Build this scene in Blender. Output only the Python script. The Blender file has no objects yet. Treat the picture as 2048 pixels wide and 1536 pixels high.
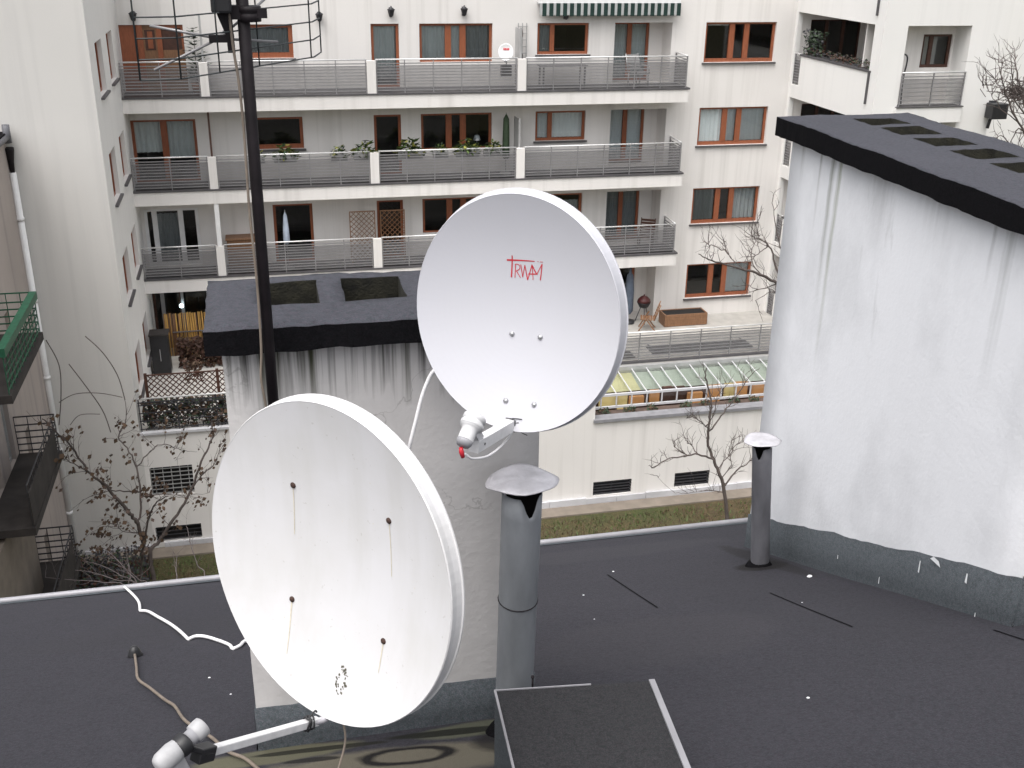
import bpy, bmesh, math, random
from mathutils import Vector, Matrix
S = bpy.context.scene
C = S.collection
rnd = random.Random(11)

# ------------------------------------------------------------------ camera
cam_data = bpy.data.cameras.new("camera")
cam = bpy.data.objects.new("camera", cam_data)
C.objects.link(cam)
cam_data.sensor_width = 36.0
cam_data.lens = 36.0 * 2170.0 / 2048.0
cam_data.clip_start = 0.05
cam_data.clip_end = 2000.0
_f = 2170.0
_D = Vector((-78, 5112, _f)).normalized()
_X0 = Vector((10076, -768, _f))
_X = (_X0 - _D * _X0.dot(_D)).normalized()
_Y = (-_D).cross(_X)
if _Y.z < 0: _Y = -_Y
rows = (_X, _Y, -_D)                       # world = rows @ (right, down, forward)
M = Matrix([(r.x, -r.y, -r.z) for r in rows])
cam.matrix_world = M.to_4x4()
S.camera = cam

# ------------------------------------------------------------------ sky, sun, exposure
SUN_EL, SUN_AZ = 66.0, 220.0               # degrees; azimuth clockwise from +Y
W = bpy.data.worlds.new("World"); S.world = W; W.use_nodes = True
wn = W.node_tree.nodes; wl = W.node_tree.links; wn.clear()
sky = wn.new('ShaderNodeTexSky'); sky.sky_type = 'NISHITA'; sky.sun_disc = False
sky.sun_elevation = math.radians(SUN_EL); sky.sun_rotation = math.radians(SUN_AZ)
sky.dust_density = 6.0; sky.air_density = 1.0; sky.ozone_density = 1.0
hs = wn.new('ShaderNodeHueSaturation'); hs.inputs['Saturation'].default_value = 0.24
bg = wn.new('ShaderNodeBackground'); bg.inputs['Strength'].default_value = 0.15
wo = wn.new('ShaderNodeOutputWorld')
wl.new(sky.outputs[0], hs.inputs['Color']); wl.new(hs.outputs[0], bg.inputs[0]); wl.new(bg.outputs[0], wo.inputs[0])
sd = bpy.data.lights.new("sun", 'SUN'); sd.energy = 0.95; sd.angle = math.radians(75); sd.color = (1.0, 0.97, 0.93)
sun = bpy.data.objects.new("sun", sd); C.objects.link(sun)
_e, _a = math.radians(SUN_EL), math.radians(SUN_AZ)
sdir = Vector((math.sin(_a) * math.cos(_e), math.cos(_a) * math.cos(_e), math.sin(_e)))
sun.rotation_euler = sdir.to_track_quat('Z', 'Y').to_euler()
S.view_settings.view_transform = 'Standard'; S.view_settings.look = 'None'
S.view_settings.gamma = 1.0; S.view_settings.use_curve_mapping = False
S.view_settings.exposure = 0.72

# ------------------------------------------------------------------ helpers
class MB:
    def __init__(s): s.v = []; s.f = []; s.m = []; s.sm = []
    def face(s, pts, mi=0, smooth=False):
        b = len(s.v); s.v += [tuple(p) for p in pts]
        s.f.append(tuple(range(b, b + len(pts)))); s.m.append(mi); s.sm.append(smooth)
    def box(s, x0, x1, y0, y1, z0, z1, mi=0):
        b = len(s.v)
        s.v += [(x, y, z) for z in (z0, z1) for y in (y0, y1) for x in (x0, x1)]
        for q in ((0,2,3,1),(4,5,7,6),(0,1,5,4),(2,6,7,3),(0,4,6,2),(1,3,7,5)):
            s.f.append(tuple(b + i for i in q)); s.m.append(mi); s.sm.append(False)
    def obox(s, c, ax, ay, az, hx, hy, hz, mi=0):
        c = Vector(c); ax = Vector(ax) * hx; ay = Vector(ay) * hy; az = Vector(az) * hz
        b = len(s.v)
        for k in (-1, 1):
            for j in (-1, 1):
                for i in (-1, 1): s.v.append(tuple(c + ax * i + ay * j + az * k))
        for q in ((0,2,3,1),(4,5,7,6),(0,1,5,4),(2,6,7,3),(0,4,6,2),(1,3,7,5)):
            s.f.append(tuple(b + i for i in q)); s.m.append(mi); s.sm.append(False)
    def tube(s, pts, r, n=6, mi=0, cap=True, smooth=True):
        pts = [Vector(p) for p in pts]; N = len(pts)
        rs = r if isinstance(r, (list, tuple)) else [r] * N
        t0 = (pts[1] - pts[0]).normalized()
        ref = Vector((0, 0, 1)) if abs(t0.z) < .9 else Vector((1, 0, 0))
        u = t0.cross(ref).normalized(); b = len(s.v)
        for i, p in enumerate(pts):
            t = (pts[min(i + 1, N - 1)] - pts[max(i - 1, 0)])
            if t.length < 1e-9: t = t0
            t.normalize(); u = (u - t * u.dot(t))
            if u.length < 1e-6: u = t.orthogonal()
            u.normalize(); w = t.cross(u)
            for k in range(n):
                a = 2 * math.pi * k / n
                s.v.append(tuple(p + (u * math.cos(a) + w * math.sin(a)) * rs[i]))
        for i in range(N - 1):
            for k in range(n):
                k2 = (k + 1) % n
                s.f.append((b + i*n + k, b + i*n + k2, b + (i+1)*n + k2, b + (i+1)*n + k)); s.m.append(mi); s.sm.append(smooth)
        if cap:
            s.f.append(tuple(b + k for k in range(n))); s.m.append(mi); s.sm.append(False)
            s.f.append(tuple(b + (N-1)*n + k for k in range(n))); s.m.append(mi); s.sm.append(False)
    def lathe(s, o, ax, prof, n=24, mi=0, mis=None):
        """prof = list of (distance along ax, radius)"""
        o = Vector(o); ax = Vector(ax).normalized(); u = ax.orthogonal().normalized(); w = ax.cross(u); b = len(s.v)
        for (t, r) in prof:
            for k in range(n):
                a = 2 * math.pi * k / n
                s.v.append(tuple(o + ax * t + (u * math.cos(a) + w * math.sin(a)) * r))
        for i in range(len(prof) - 1):
            for k in range(n):
                k2 = (k + 1) % n
                s.f.append((b + i*n + k, b + i*n + k2, b + (i+1)*n + k2, b + (i+1)*n + k))
                s.m.append(mis[i] if mis else mi); s.sm.append(True)
        for i in (0, len(prof) - 1):
            if prof[i][1] > 1e-5:
                s.f.append(tuple(b + i*n + k for k in range(n))); s.m.append(mis[min(i, len(mis)-1)] if mis else mi); s.sm.append(False)
    def build(s, name, mats, parent=None, recalc=True, sharp=None, bevel=0.0):
        me = bpy.data.meshes.new(name)
        me.from_pydata(s.v, [], s.f)
        if not isinstance(mats, (list, tuple)): mats = [mats]
        for m in mats: me.materials.append(m)
        me.polygons.foreach_set('material_index', s.m)
        me.polygons.foreach_set('use_smooth', s.sm)
        if recalc:
            bm = bmesh.new(); bm.from_mesh(me)
            bmesh.ops.remove_doubles(bm, verts=bm.verts, dist=1e-5)
            bmesh.ops.recalc_face_normals(bm, faces=bm.faces)
            bm.to_mesh(me); bm.free()
        me.update()
        o = bpy.data.objects.new(name, me); C.objects.link(o)
        if bevel > 0:
            md = o.modifiers.new('bevel', 'BEVEL'); md.width = bevel; md.segments = 2; md.limit_method = 'ANGLE'
        if parent: adopt(o, parent)
        return o

def adopt(o, parent):
    o.parent = parent
    bpy.context.view_layer.update()
    o.matrix_parent_inverse = parent.matrix_world.inverted()

def tag(o, label=None, cat=None, group=None, kind=None):
    if label: o['label'] = label
    if cat: o['category'] = cat
    if group: o['group'] = group
    if kind: o['kind'] = kind
    return o

def thing(name, loc, label, cat, group=None):
    o = bpy.data.objects.new(name, None); C.objects.link(o); o.location = loc
    o.empty_display_size = 0.2
    bpy.context.view_layer.update()
    return tag(o, label, cat, group)

def smooth_path(pts, k=6):
    P = [Vector(p) for p in pts]; out = []
    for i in range(len(P) - 1):
        p0 = P[max(i-1, 0)]; p1 = P[i]; p2 = P[i+1]; p3 = P[min(i+2, len(P)-1)]
        for j in range(k):
            t = j / k
            out.append(.5 * ((2*p1) + (p2-p0)*t + (2*p0-5*p1+4*p2-p3)*t*t + (3*p1-p0-3*p2+p3)*t*t*t))
    out.append(P[-1]); return out

# ------------------------------------------------------------------ materials
def nodes(name):
    m = bpy.data.materials.new(name); m.use_nodes = True
    nt = m.node_tree; return m, nt, nt.nodes['Principled BSDF']
def mixc(nt, fac, a, b, mode='MIX'):
    x = nt.nodes.new('ShaderNodeMix'); x.data_type = 'RGBA'; x.blend_type = mode
    for sock, val in ((x.inputs[0], fac), (x.inputs[6], a), (x.inputs[7], b)):
        if hasattr(val, 'is_output') or isinstance(val, bpy.types.NodeSocket): nt.links.new(val, sock)
        elif isinstance(val, (tuple, list)): sock.default_value = (*val[:3], 1)
        else: sock.default_value = val
    return x.outputs[2]
def coords(nt, scale=(1, 1, 1), loc=(0, 0, 0)):
    tc = nt.nodes.new('ShaderNodeTexCoord'); mp = nt.nodes.new('ShaderNodeMapping')
    mp.inputs['Scale'].default_value = scale; mp.inputs['Location'].default_value = loc
    nt.links.new(tc.outputs['Object'], mp.inputs[0]); return mp.outputs[0]
def noise(nt, scale, detail=3, vec=None, rough=.55, dist=0):
    x = nt.nodes.new('ShaderNodeTexNoise'); x.inputs['Scale'].default_value = scale
    x.inputs['Detail'].default_value = detail; x.inputs['Roughness'].default_value = rough
    x.inputs['Distortion'].default_value = dist
    nt.links.new(vec if vec is not None else coords(nt), x.inputs['Vector']); return x.outputs[0]
def ramp(nt, fac, stops):
    x = nt.nodes.new('ShaderNodeValToRGB'); nt.links.new(fac, x.inputs[0])
    e = x.color_ramp.elements
    while len(e) > len(stops): e.remove(e[-1])
    while len(e) < len(stops): e.new(.5)
    for i, (p, c) in enumerate(stops):
        e[i].position = p; e[i].color = (c, c, c, 1) if not isinstance(c, (tuple, list)) else (*c[:3], 1)
    return x.outputs[0]
def math_(nt, op, a, b=0.0, clamp=False):
    x = nt.nodes.new('ShaderNodeMath'); x.operation = op; x.use_clamp = clamp
    for i, v in ((0, a), (1, b)):
        if isinstance(v, bpy.types.NodeSocket): nt.links.new(v, x.inputs[i])
        else: x.inputs[i].default_value = v
    return x.outputs[0]
def bump(nt, bsdf, h, strength=.3, dist=.01):
    b = nt.nodes.new('ShaderNodeBump'); b.inputs['Strength'].default_value = strength; b.inputs['Distance'].default_value = dist
    nt.links.new(h, b.inputs['Height']); nt.links.new(b.outputs[0], bsdf.inputs['Normal'])
def simple(name, col, rough=.6, var=.12, scale=6, metal=0.0, bmp=0.0, spec=.5, stretch=(1, 1, 1), detail=4):
    m, nt, b = nodes(name)
    f = ramp(nt, noise(nt, scale, detail, coords(nt, stretch)), [(.25, 0.0), (.75, 1.0)])
    c = mixc(nt, f, tuple(x * (1 - var) for x in col), tuple(min(1, x * (1 + var)) for x in col))
    nt.links.new(c, b.inputs['Base Color'])
    b.inputs['Roughness'].default_value = rough; b.inputs['Metallic'].default_value = metal
    b.inputs['Specular IOR Level'].default_value = spec
    if bmp: bump(nt, b, noise(nt, scale * 8, 4), bmp, .01)
    return m

def sep(nt, vec):
    x = nt.nodes.new('ShaderNodeSeparateXYZ'); nt.links.new(vec, x.inputs[0]); return x.outputs

def wall_mat(name, col, dirt, streak=.35, spot=.06):
    """painted render: broad mottling, faint rain streaks"""
    m, nt, b = nodes(name)
    big = ramp(nt, noise(nt, .35, 5), [(.3, 0.0), (.75, 1.0)])
    st = ramp(nt, noise(nt, 1.0, 5, coords(nt, (3.6, 3.6, .12))), [(.5, 0.0), (.78, 1.0)])
    fine = noise(nt, 30, 2)
    c = mixc(nt, big, col, tuple(x * (1 - spot) for x in col))
    c = mixc(nt, math_(nt, 'MULTIPLY', st, streak), c, dirt)
    c = mixc(nt, math_(nt, 'MULTIPLY', fine, .08), c, (.3, .3, .3))
    nt.links.new(c, b.inputs['Base Color']); b.inputs['Roughness'].default_value = .9
    b.inputs['Specular IOR Level'].default_value = .2
    bump(nt, b, noise(nt, 60, 3), .25, .01)
    return m

def chimney_mat(name, col, dirt, ztop, length, amount, xs=18.0, grimy=.4, blotty=.4, cracks=.75, lo=.44, hi=.66, relief=.3, stains=(), axis=1):
    """white render with black and green run-off stains hanging from the cap and hair cracks"""
    m, nt, b = nodes(name)
    o = coords(nt); s3 = sep(nt, o)
    st = noise(nt, 1.0, 6, coords(nt, (xs, xs, .55), (4.3, 1.7, 0)), .6)
    st2 = noise(nt, 1.0, 4, coords(nt, (xs * .33, xs * .33, .3), (7.4, 2.6, 0)), .6)
    fall = math_(nt, 'SUBTRACT', ztop, s3[2])                    # metres below the cap
    ln = math_(nt, 'MULTIPLY', st2, length)
    fade = math_(nt, 'SUBTRACT', 1.0, math_(nt, 'DIVIDE', fall, ln), True)
    k = ramp(nt, st, [(lo, 0.0), (hi, 1.0)])
    mask = math_(nt, 'MULTIPLY', math_(nt, 'MULTIPLY', k, math_(nt, 'POWER', fade, .6)), amount, True)
    blot = ramp(nt, noise(nt, 1.5, 6, coords(nt, (1, 1, .7)), .62), [(.46, 0.0), (.66, 1.0)])
    grime = ramp(nt, noise(nt, 1.0, 5, coords(nt, (4, 4, .5), (9, 2, 0))), [(.5, 0.0), (.85, 1.0)])
    c = mixc(nt, math_(nt, 'MULTIPLY', blot, blotty), col, tuple(x * .78 for x in col))
    c = mixc(nt, math_(nt, 'MULTIPLY', grime, grimy), c, tuple(x * .55 for x in col))
    hue = mixc(nt, ramp(nt, st2, [(.4, 0.0), (.6, 1.0)]), dirt, (.065, .068, .042))
    c = mixc(nt, mask, c, hue)
    sn = noise(nt, 1.0, 5, coords(nt, (26, 26, .8), (2, 5, 1))); sb = noise(nt, 5, 4)
    for (pc, wd, ln_, sc_, am) in stains:                       # single run-off stains, each with its own place, width and length
        dd = math_(nt, 'DIVIDE', math_(nt, 'ABSOLUTE', math_(nt, 'SUBTRACT', math_(nt, 'ADD', s3[axis], math_(nt, 'MULTIPLY', math_(nt, 'SUBTRACT', sb, .5), wd)), pc)), wd)
        e = math_(nt, 'SUBTRACT', 1.0, dd, True); fz = math_(nt, 'SUBTRACT', 1.0, math_(nt, 'DIVIDE', fall, ln_), True)
        mm = math_(nt, 'MULTIPLY', math_(nt, 'MULTIPLY', math_(nt, 'POWER', e, .7), fz), math_(nt, 'MULTIPLY', ramp(nt, sn, [(.3, .25), (.6, 1.0)]), am), True)
        c = mixc(nt, mm, c, sc_)
    vo = nt.nodes.new('ShaderNodeTexVoronoi'); vo.feature = 'DISTANCE_TO_EDGE'; vo.inputs['Scale'].default_value = 1.7
    wv = nt.nodes.new('ShaderNodeVectorMath'); wv.operation = 'ADD'
    nz = nt.nodes.new('ShaderNodeTexNoise'); nz.inputs['Scale'].default_value = 5; nz.inputs['Detail'].default_value = 5
    nt.links.new(o, nz.inputs['Vector'])
    sc = nt.nodes.new('ShaderNodeVectorMath'); sc.operation = 'SCALE'; sc.inputs['Scale'].default_value = .35
    nt.links.new(nz.outputs['Color'], sc.inputs[0]); nt.links.new(o, wv.inputs[0]); nt.links.new(sc.outputs[0], wv.inputs[1])
    nt.links.new(wv.outputs[0], vo.inputs['Vector'])
    crack = math_(nt, 'LESS_THAN', vo.outputs[0], .004)
    cm = math_(nt, 'MULTIPLY', crack, ramp(nt, noise(nt, 1.3, 2, coords(nt, (1, 1, 1), (5, 5, 5))), [(.5, 0.0), (.56, cracks)]))
    c = mixc(nt, cm, c, (.08, .075, .07))
    nt.links.new(c, b.inputs['Base Color']); b.inputs['Roughness'].default_value = .9
    b.inputs['Specular IOR Level'].default_value = .2
    bump(nt, b, math_(nt, 'ADD', noise(nt, 38, 5), math_(nt, 'MULTIPLY', noise(nt, 5, 4), 2.0)), relief, .008)
    return m

def bitumen(name, col, dirt_spots=(), grain=220, var=.5, spec=.25):
    m, nt, b = nodes(name)
    o = coords(nt)
    big = ramp(nt, noise(nt, .9, 5), [(.3, 0.0), (.75, 1.0)])
    g1 = noise(nt, grain, 3); g2 = noise(nt, grain * .3, 4)
    tint = noise(nt, grain * .5, 2, coords(nt, (1, 1, 1), (3, 7, 1)))
    c = mixc(nt, big, tuple(x * .8 for x in col), tuple(x * 1.2 for x in col))
    c = mixc(nt, ramp(nt, g1, [(.35, 0.0), (.7, 1.0)]), c, tuple(min(1, x * (1 + 2.2 * var)) for x in col))
    c = mixc(nt, math_(nt, 'MULTIPLY', ramp(nt, g2, [(.45, 0.0), (.7, 1.0)]), .5), c, tuple(x * .45 for x in col))
    c = mixc(nt, math_(nt, 'MULTIPLY', ramp(nt, tint, [(.4, 0.0), (.65, 1.0)]), .3), c, (col[0] * .7, col[1] * 1.25, col[2] * 1.1))
    s3 = sep(nt, o)
    wob = noise(nt, 6, 5)
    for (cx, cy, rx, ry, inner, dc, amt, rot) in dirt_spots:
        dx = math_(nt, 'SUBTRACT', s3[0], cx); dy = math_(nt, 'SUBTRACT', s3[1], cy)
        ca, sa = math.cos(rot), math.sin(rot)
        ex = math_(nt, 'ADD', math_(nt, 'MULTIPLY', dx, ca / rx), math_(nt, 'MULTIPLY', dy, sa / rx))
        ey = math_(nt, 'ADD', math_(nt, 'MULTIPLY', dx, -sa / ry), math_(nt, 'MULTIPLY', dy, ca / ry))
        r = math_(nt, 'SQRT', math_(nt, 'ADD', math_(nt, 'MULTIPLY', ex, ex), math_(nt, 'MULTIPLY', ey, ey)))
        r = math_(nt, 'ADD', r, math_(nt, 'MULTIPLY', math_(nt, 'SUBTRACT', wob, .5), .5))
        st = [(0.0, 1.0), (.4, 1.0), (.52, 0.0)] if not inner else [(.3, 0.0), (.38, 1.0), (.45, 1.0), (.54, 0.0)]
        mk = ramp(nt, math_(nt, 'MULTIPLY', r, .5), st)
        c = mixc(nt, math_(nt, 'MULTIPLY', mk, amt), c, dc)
    nt.links.new(c, b.inputs['Base Color']); b.inputs['Roughness'].default_value = .85
    b.inputs['Specular IOR Level'].default_value = spec
    bump(nt, b, math_(nt, 'ADD', g1, math_(nt, 'MULTIPLY', noise(nt, 4, 4), 1.5)), .5, .006)
    return m

M_ = {}
M_['cream'] = wall_mat('cream_render', (.79, .765, .74), (.46, .44, .41), .42)
M_['white_wing'] = wall_mat('white_render', (.82, .81, .79), (.52, .52, .50), .18)
M_['grey_wing'] = wall_mat('shade_toned_render', (.64, .625, .60), (.45, .44, .43), .35)  # end wall's weaker light painted in: a darker copy of the white render
M_['old_pink'] = wall_mat('old_pink_render', (.50, .44, .405), (.28, .25, .24), .7, .2)
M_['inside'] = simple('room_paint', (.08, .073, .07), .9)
M_['floor'] = simple('balcony_floor', (.30, .29, .28), .8, .2, 4)
M_['brown'] = simple('brown_frame_paint', (.27, .085, .038), .45, .2, 9, stretch=(3, 3, .6))
M_['dkbrown'] = simple('dark_stained_wood', (.07, .03, .02), .6, .3, 9)
M_['wood'] = simple('varnished_wood', (.22, .115, .06), .5, .3, 8, stretch=(5, 5, .7))
M_['sill'] = simple('zinc_sill', (.11, .107, .112), .5, .15, 5, .3)
M_['trim'] = simple('dark_edge_flashing', (.075, .072, .076), .6, .2, 3)
M_['rail'] = simple('painted_rail', (.42, .42, .42), .45, .12, 3, .3)
M_['railbar'] = simple('grey_rail_bar', (.27, .265, .27), .5, .15, 3, .3)
M_['handrail'] = simple('stainless_handrail', (.72, .72, .72), .35, .08, 3, .4)
M_['curtain'] = simple('net_curtain', (.70, .72, .72), .9, .1, 14, stretch=(4, 4, .3))
M_['dimcurtain'] = simple('grey_curtain', (.34, .35, .36), .9, .2, 14, stretch=(4, 4, .3))
M_['blind'] = simple('white_blind', (.84, .86, .88), .8, .05, 20)
M_['white_paint'] = simple('white_gloss_paint', (.80, .80, .80), .4, .06, 4)
M_['reed'] = simple('reed_screen_straw', (.60, .35, .10), .8, .45, 3, stretch=(14, 14, .5))
M_['hedge'] = simple('rusty_hedge_leaf', (.055, .024, .015), .8, .5, 5)
M_['black'] = simple('black_plastic', (.018, .018, .02), .45, .2, 8)
M_['green'] = simple('old_green_paint', (.014, .095, .05), .5, .35, 9)
M_['iron'] = simple('dark_iron', (.035, .035, .04), .55, .3, 8)
M_['slab_dark'] = simple('sooty_concrete', (.035, .03, .028), .9, .4, 3)
M_['concrete'] = simple('old_concrete', (.20, .17, .14), .9, .2, 2.5, bmp=.3)
M_['plinth'] = simple('grey_plinth_coping', (.52, .52, .54), .7, .15, 1.2)
M_['soil'] = simple('brown_soil', (.09, .062, .05), .95, .5, 3, bmp=.6)
M_['leafgreen'] = simple('leaf_green', (.075, .12, .03), .6, .5, 4)
M_['conifer'] = simple('conifer_green', (.035, .06, .03), .7, .4, 4)
M_['deadleaf'] = simple('brown_dead_leaf', (.085, .050, .028), .8, .5, 3)
M_['bark'] = simple('dark_bark', (.085, .068, .062), .9, .4, 5, bmp=.4)
M_['barkpale'] = simple('pale_twig', (.20, .17, .17), .9, .3, 5)
M_['blue'] = simple('faded_blue_canvas', (.10, .125, .17), .8, .2, 6)
M_['ltblue'] = simple('pale_blue_canvas', (.45, .52, .62), .8, .15, 6)
M_['red'] = simple('dark_red_plastic', (.07, .015, .015), .5, .2, 5)
M_['terracotta'] = simple('terracotta_pot', (.30, .13, .075), .8, .2, 6)
M_['zinc'] = simple('galvanised_sheet', (.50, .49, .52), .55, .25, 14, .15, bmp=.12)
M_['pipe'] = simple('grey_vent_pipe', (.205, .218, .235), .5, .22, 9, .1, bmp=.1, stretch=(1, 1, .35))
M_['dkpipe'] = simple('dark_grey_vent_pipe', (.135, .135, .15), .6, .3, 9, .15, bmp=.1, stretch=(1, 1, .4))
M_['nearblack'] = simple('near_black', (.008, .007, .007), .9, .3, 6)  # plain near-black for pipe bores, window backs, arm holes and planter soil
M_['mast'] = simple('dark_mast_paint', (.013, .010, .012), .6, .4, 18, .0, spec=.25)
M_['wirecoat'] = simple('dark_green_wire', (.028, .034, .036), .5, .2, 20)
M_['alu'] = simple('aluminium_rod', (.25, .245, .25), .45, .2, 20, .3)
M_['cable_white'] = simple('white_coax', (.82, .81, .82), .4, .05, 20)
M_['cable_beige'] = simple('beige_coax', (.19, .155, .125), .6, .25, 20)
M_['steel'] = simple('bright_bolt_steel', (.45, .45, .46), .35, .15, 30, .7)
M_['rust'] = simple('rusty_bolt', (.045, .022, .016), .8, .4, 60)
M_['lnbdull'] = simple('dull_lnb_housing', (.36, .36, .37), .55, .15, 30)
M_['lnbgrey'] = simple('grey_lnb_plastic', (.30, .30, .32), .5, .08, 20)
M_['lnbwhite'] = simple('white_lnb_plastic', (.60, .60, .61), .45, .12, 30)
M_['logo'] = simple('red_print', (.55, .025, .04), .5, .12, 40)
M_['capfelt'] = bitumen('cap_felt', (.046, .044, .054), (), 150, .25)
M_['capedge'] = bitumen('cap_edge_tar', (.0055, .005, .006), (), 150, .4, .06)
M_['flash'] = bitumen('flashing_felt', (.056, .060, .068), (), 200, .45)
def glass_mat(name, tint, refl):
    m, nt, b = nodes(name); nt.nodes.remove(b)
    out = nt.nodes['Material Output']
    t = nt.nodes.new('ShaderNodeBsdfTransparent'); t.inputs[0].default_value = (*tint, 1)
    g = nt.nodes.new('ShaderNodeBsdfGlossy'); g.inputs['Roughness'].default_value = .04
    fr = nt.nodes.new('ShaderNodeFresnel'); fr.inputs[0].default_value = 1.5
    f = math_(nt, 'ADD', math_(nt, 'MULTIPLY', fr.outputs[0], refl), noise(nt, 2.0, 2) if False else .01)
    mx = nt.nodes.new('ShaderNodeMixShader'); nt.links.new(f, mx.inputs[0])
    nt.links.new(t.outputs[0], mx.inputs[1]); nt.links.new(g.outputs[0], mx.inputs[2]); nt.links.new(mx.outputs[0], out.inputs[0])
    return m
M_['glass'] = glass_mat('window_glass', (.78, .82, .82), 1.0)
M_['roofglass'] = glass_mat('pale_green_roof_glass', (.93, .96, .94), 1.0)
m, nt, b = nodes('rail_mesh_infill'); t_ = nt.nodes.new('ShaderNodeBsdfTransparent'); x_ = nt.nodes.new('ShaderNodeMixShader')
b.inputs['Base Color'].default_value = (.125, .122, .127, 1); b.inputs['Roughness'].default_value = .7; x_.inputs[0].default_value = .6
nt.links.new(t_.outputs[0], x_.inputs[1]); nt.links.new(b.outputs[0], x_.inputs[2]); nt.links.new(x_.outputs[0], nt.nodes['Material Output'].inputs[0]); M_['infill'] = m
def glow(name, col, st):
    m, nt, b = nodes(name)
    f = ramp(nt, noise(nt, 2.2, 3), [(.35, .25), (.6, 1.0)])
    c = mixc(nt, f, tuple(x * .4 for x in col), col)
    b.inputs['Base Color'].default_value = (*[x * .5 for x in col], 1)
    nt.links.new(c, b.inputs['Emission Color']); b.inputs['Emission Strength'].default_value = st
    return m
M_['orangeglow'] = glow('orange_painted_glow', (.55, .26, .10), .3)  # emission on the display boxes stands in for warm room light
M_['yellowglow'] = glow('yellow_painted_glow', (.66, .50, .22), .35)
M_['bulb'] = glow('lit_bulb', (.75, .95, 1.0), 6)
M_['amber'] = glow('yellow_lit_window', (.9, .75, .38), .75)
M_['shade_green'] = simple('pale_green_blind', (.34, .37, .33), .9, .12, 1.2)
M_['shade_yellow'] = simple('pale_yellow_blind', (.48, .45, .28), .9, .1, 1.2)

ZG = -17.3                                   # courtyard level
# ================================================================== setting: the ground
m, nt, b = nodes('winter_grass')
nA = ramp(nt, noise(nt, .55, 6), [(.35, 0.0), (.65, 1.0)]); nB = ramp(nt, noise(nt, 5.0, 5), [(.35, 0.0), (.7, 1.0)])
c = mixc(nt, nA, (.050, .062, .016), (.085, .060, .028)); c = mixc(nt, math_(nt, 'MULTIPLY', nB, .55), c, (.03, .034, .012))
c = mixc(nt, ramp(nt, noise(nt, 22, 3), [(.58, 0.0), (.7, .55)]), c, (.19, .12, .06))
nt.links.new(c, b.inputs['Base Color']); b.inputs['Roughness'].default_value = .95
bump(nt, b, noise(nt, 18, 5), .8, .08)
M_['grass'] = m
g = MB(); g.face([(-600, -600, ZG), (600, -600, ZG), (600, 600, ZG), (-600, 600, ZG)])
tag(g.build('ground', M_['grass']), kind='structure')
g = MB(); g.box(-5.9, 18.3, 28.85, 29.40, ZG - .05, ZG + .05)
tag(g.build('path', M_['concrete']), kind='structure')

g = MB()
for i in range(15000):
    if rnd.random() < .72: x, y = rnd.uniform(5.5, 16.5), rnd.uniform(21.5, 28.6)
    else: x, y = rnd.uniform(-6, 1), rnd.uniform(21.5, 28.6)
    h = rnd.uniform(.05, .16); a = rnd.uniform(0, 6.28); w = rnd.uniform(.008, .02); lx, ly = rnd.gauss(0, .05), rnd.gauss(0, .05)
    dx, dy = math.cos(a) * w, math.sin(a) * w
    g.face([(x - dx, y - dy, ZG), (x + dx, y + dy, ZG), (x + lx, y + ly, ZG + h)], rnd.choice((0, 0, 0, 1, 1, 2)))
tag(g.build('grass', [M_['leafgreen'], M_['deadleaf'], M_['soil']], recalc=False), kind='stuff', label='rough winter grass with fallen leaves in the courtyard', cat='grass')

# ================================================================== apartment building
YF, YB = 36.29, 35.09                        # facade and balcony front
XL, XR, YW, YRW = -3.95, 18.4, 29.5, 30.6    # wing inner faces and wing ends
DZ = 2.85
apt = thing('apartment_building', (7, 36.29, ZG), 'long cream apartment block with rows of railed balconies and brown windows around the courtyard', 'building')

class Frame:
    def __init__(s, o, u, n): s.o = Vector(o); s.u = Vector(u); s.n = Vector(n)
    def p(s, u, d, z): return s.o + s.u * u + s.n * d + Vector((0, 0, z))
    def box(s, mb, u0, u1, d0, d1, z0, z1, mi=0):
        P = [s.p(u, d, z) for z in (z0, z1) for d in (d0, d1) for u in (u0, u1)]
        b = len(mb.v); mb.v += [tuple(q) for q in P]
        for q in ((0,2,3,1),(4,5,7,6),(0,1,5,4),(2,6,7,3),(0,4,6,2),(1,3,7,5)):
            mb.f.append(tuple(b + i for i in q)); mb.m.append(mi); mb.sm.append(False)
def holewall(mb, F, u0, u1, z0, z1, holes, d=0.0, mi=0):
    us = sorted({u0, u1, *[x for h in holes for x in h[:2] if u0 < x < u1]})
    zs = sorted({z0, z1, *[x for h in holes for x in h[2:4] if z0 < x < z1]})
    def hole(i, j):
        if not (0 <= i < len(us) - 1 and 0 <= j < len(zs) - 1): return None
        cu, cz = (us[i] + us[i+1]) / 2, (zs[j] + zs[j+1]) / 2
        for h in holes:
            if h[0] < cu < h[1] and h[2] < cz < h[3]: return h
        return None
    for i in range(len(us) - 1):
        for j in range(len(zs) - 1):
            h = hole(i, j); a, b_, c_, e = us[i], us[i+1], zs[j], zs[j+1]
            if h is None:
                mb.face([F.p(a, d, c_), F.p(b_, d, c_), F.p(b_, d, e), F.p(a, d, e)], mi); continue
            D = d - h[4]
            for (ni, nj, q) in ((i-1, j, (a, c_, a, e)), (i+1, j, (b_, c_, b_, e)), (i, j-1, (a, c_, b_, c_)), (i, j+1, (a, e, b_, e))):
                if hole(ni, nj) is None:
                    mb.face([F.p(q[0], d, q[1]), F.p(q[2], d, q[3]), F.p(q[2], D, q[3]), F.p(q[0], D, q[1])], mi)
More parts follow.
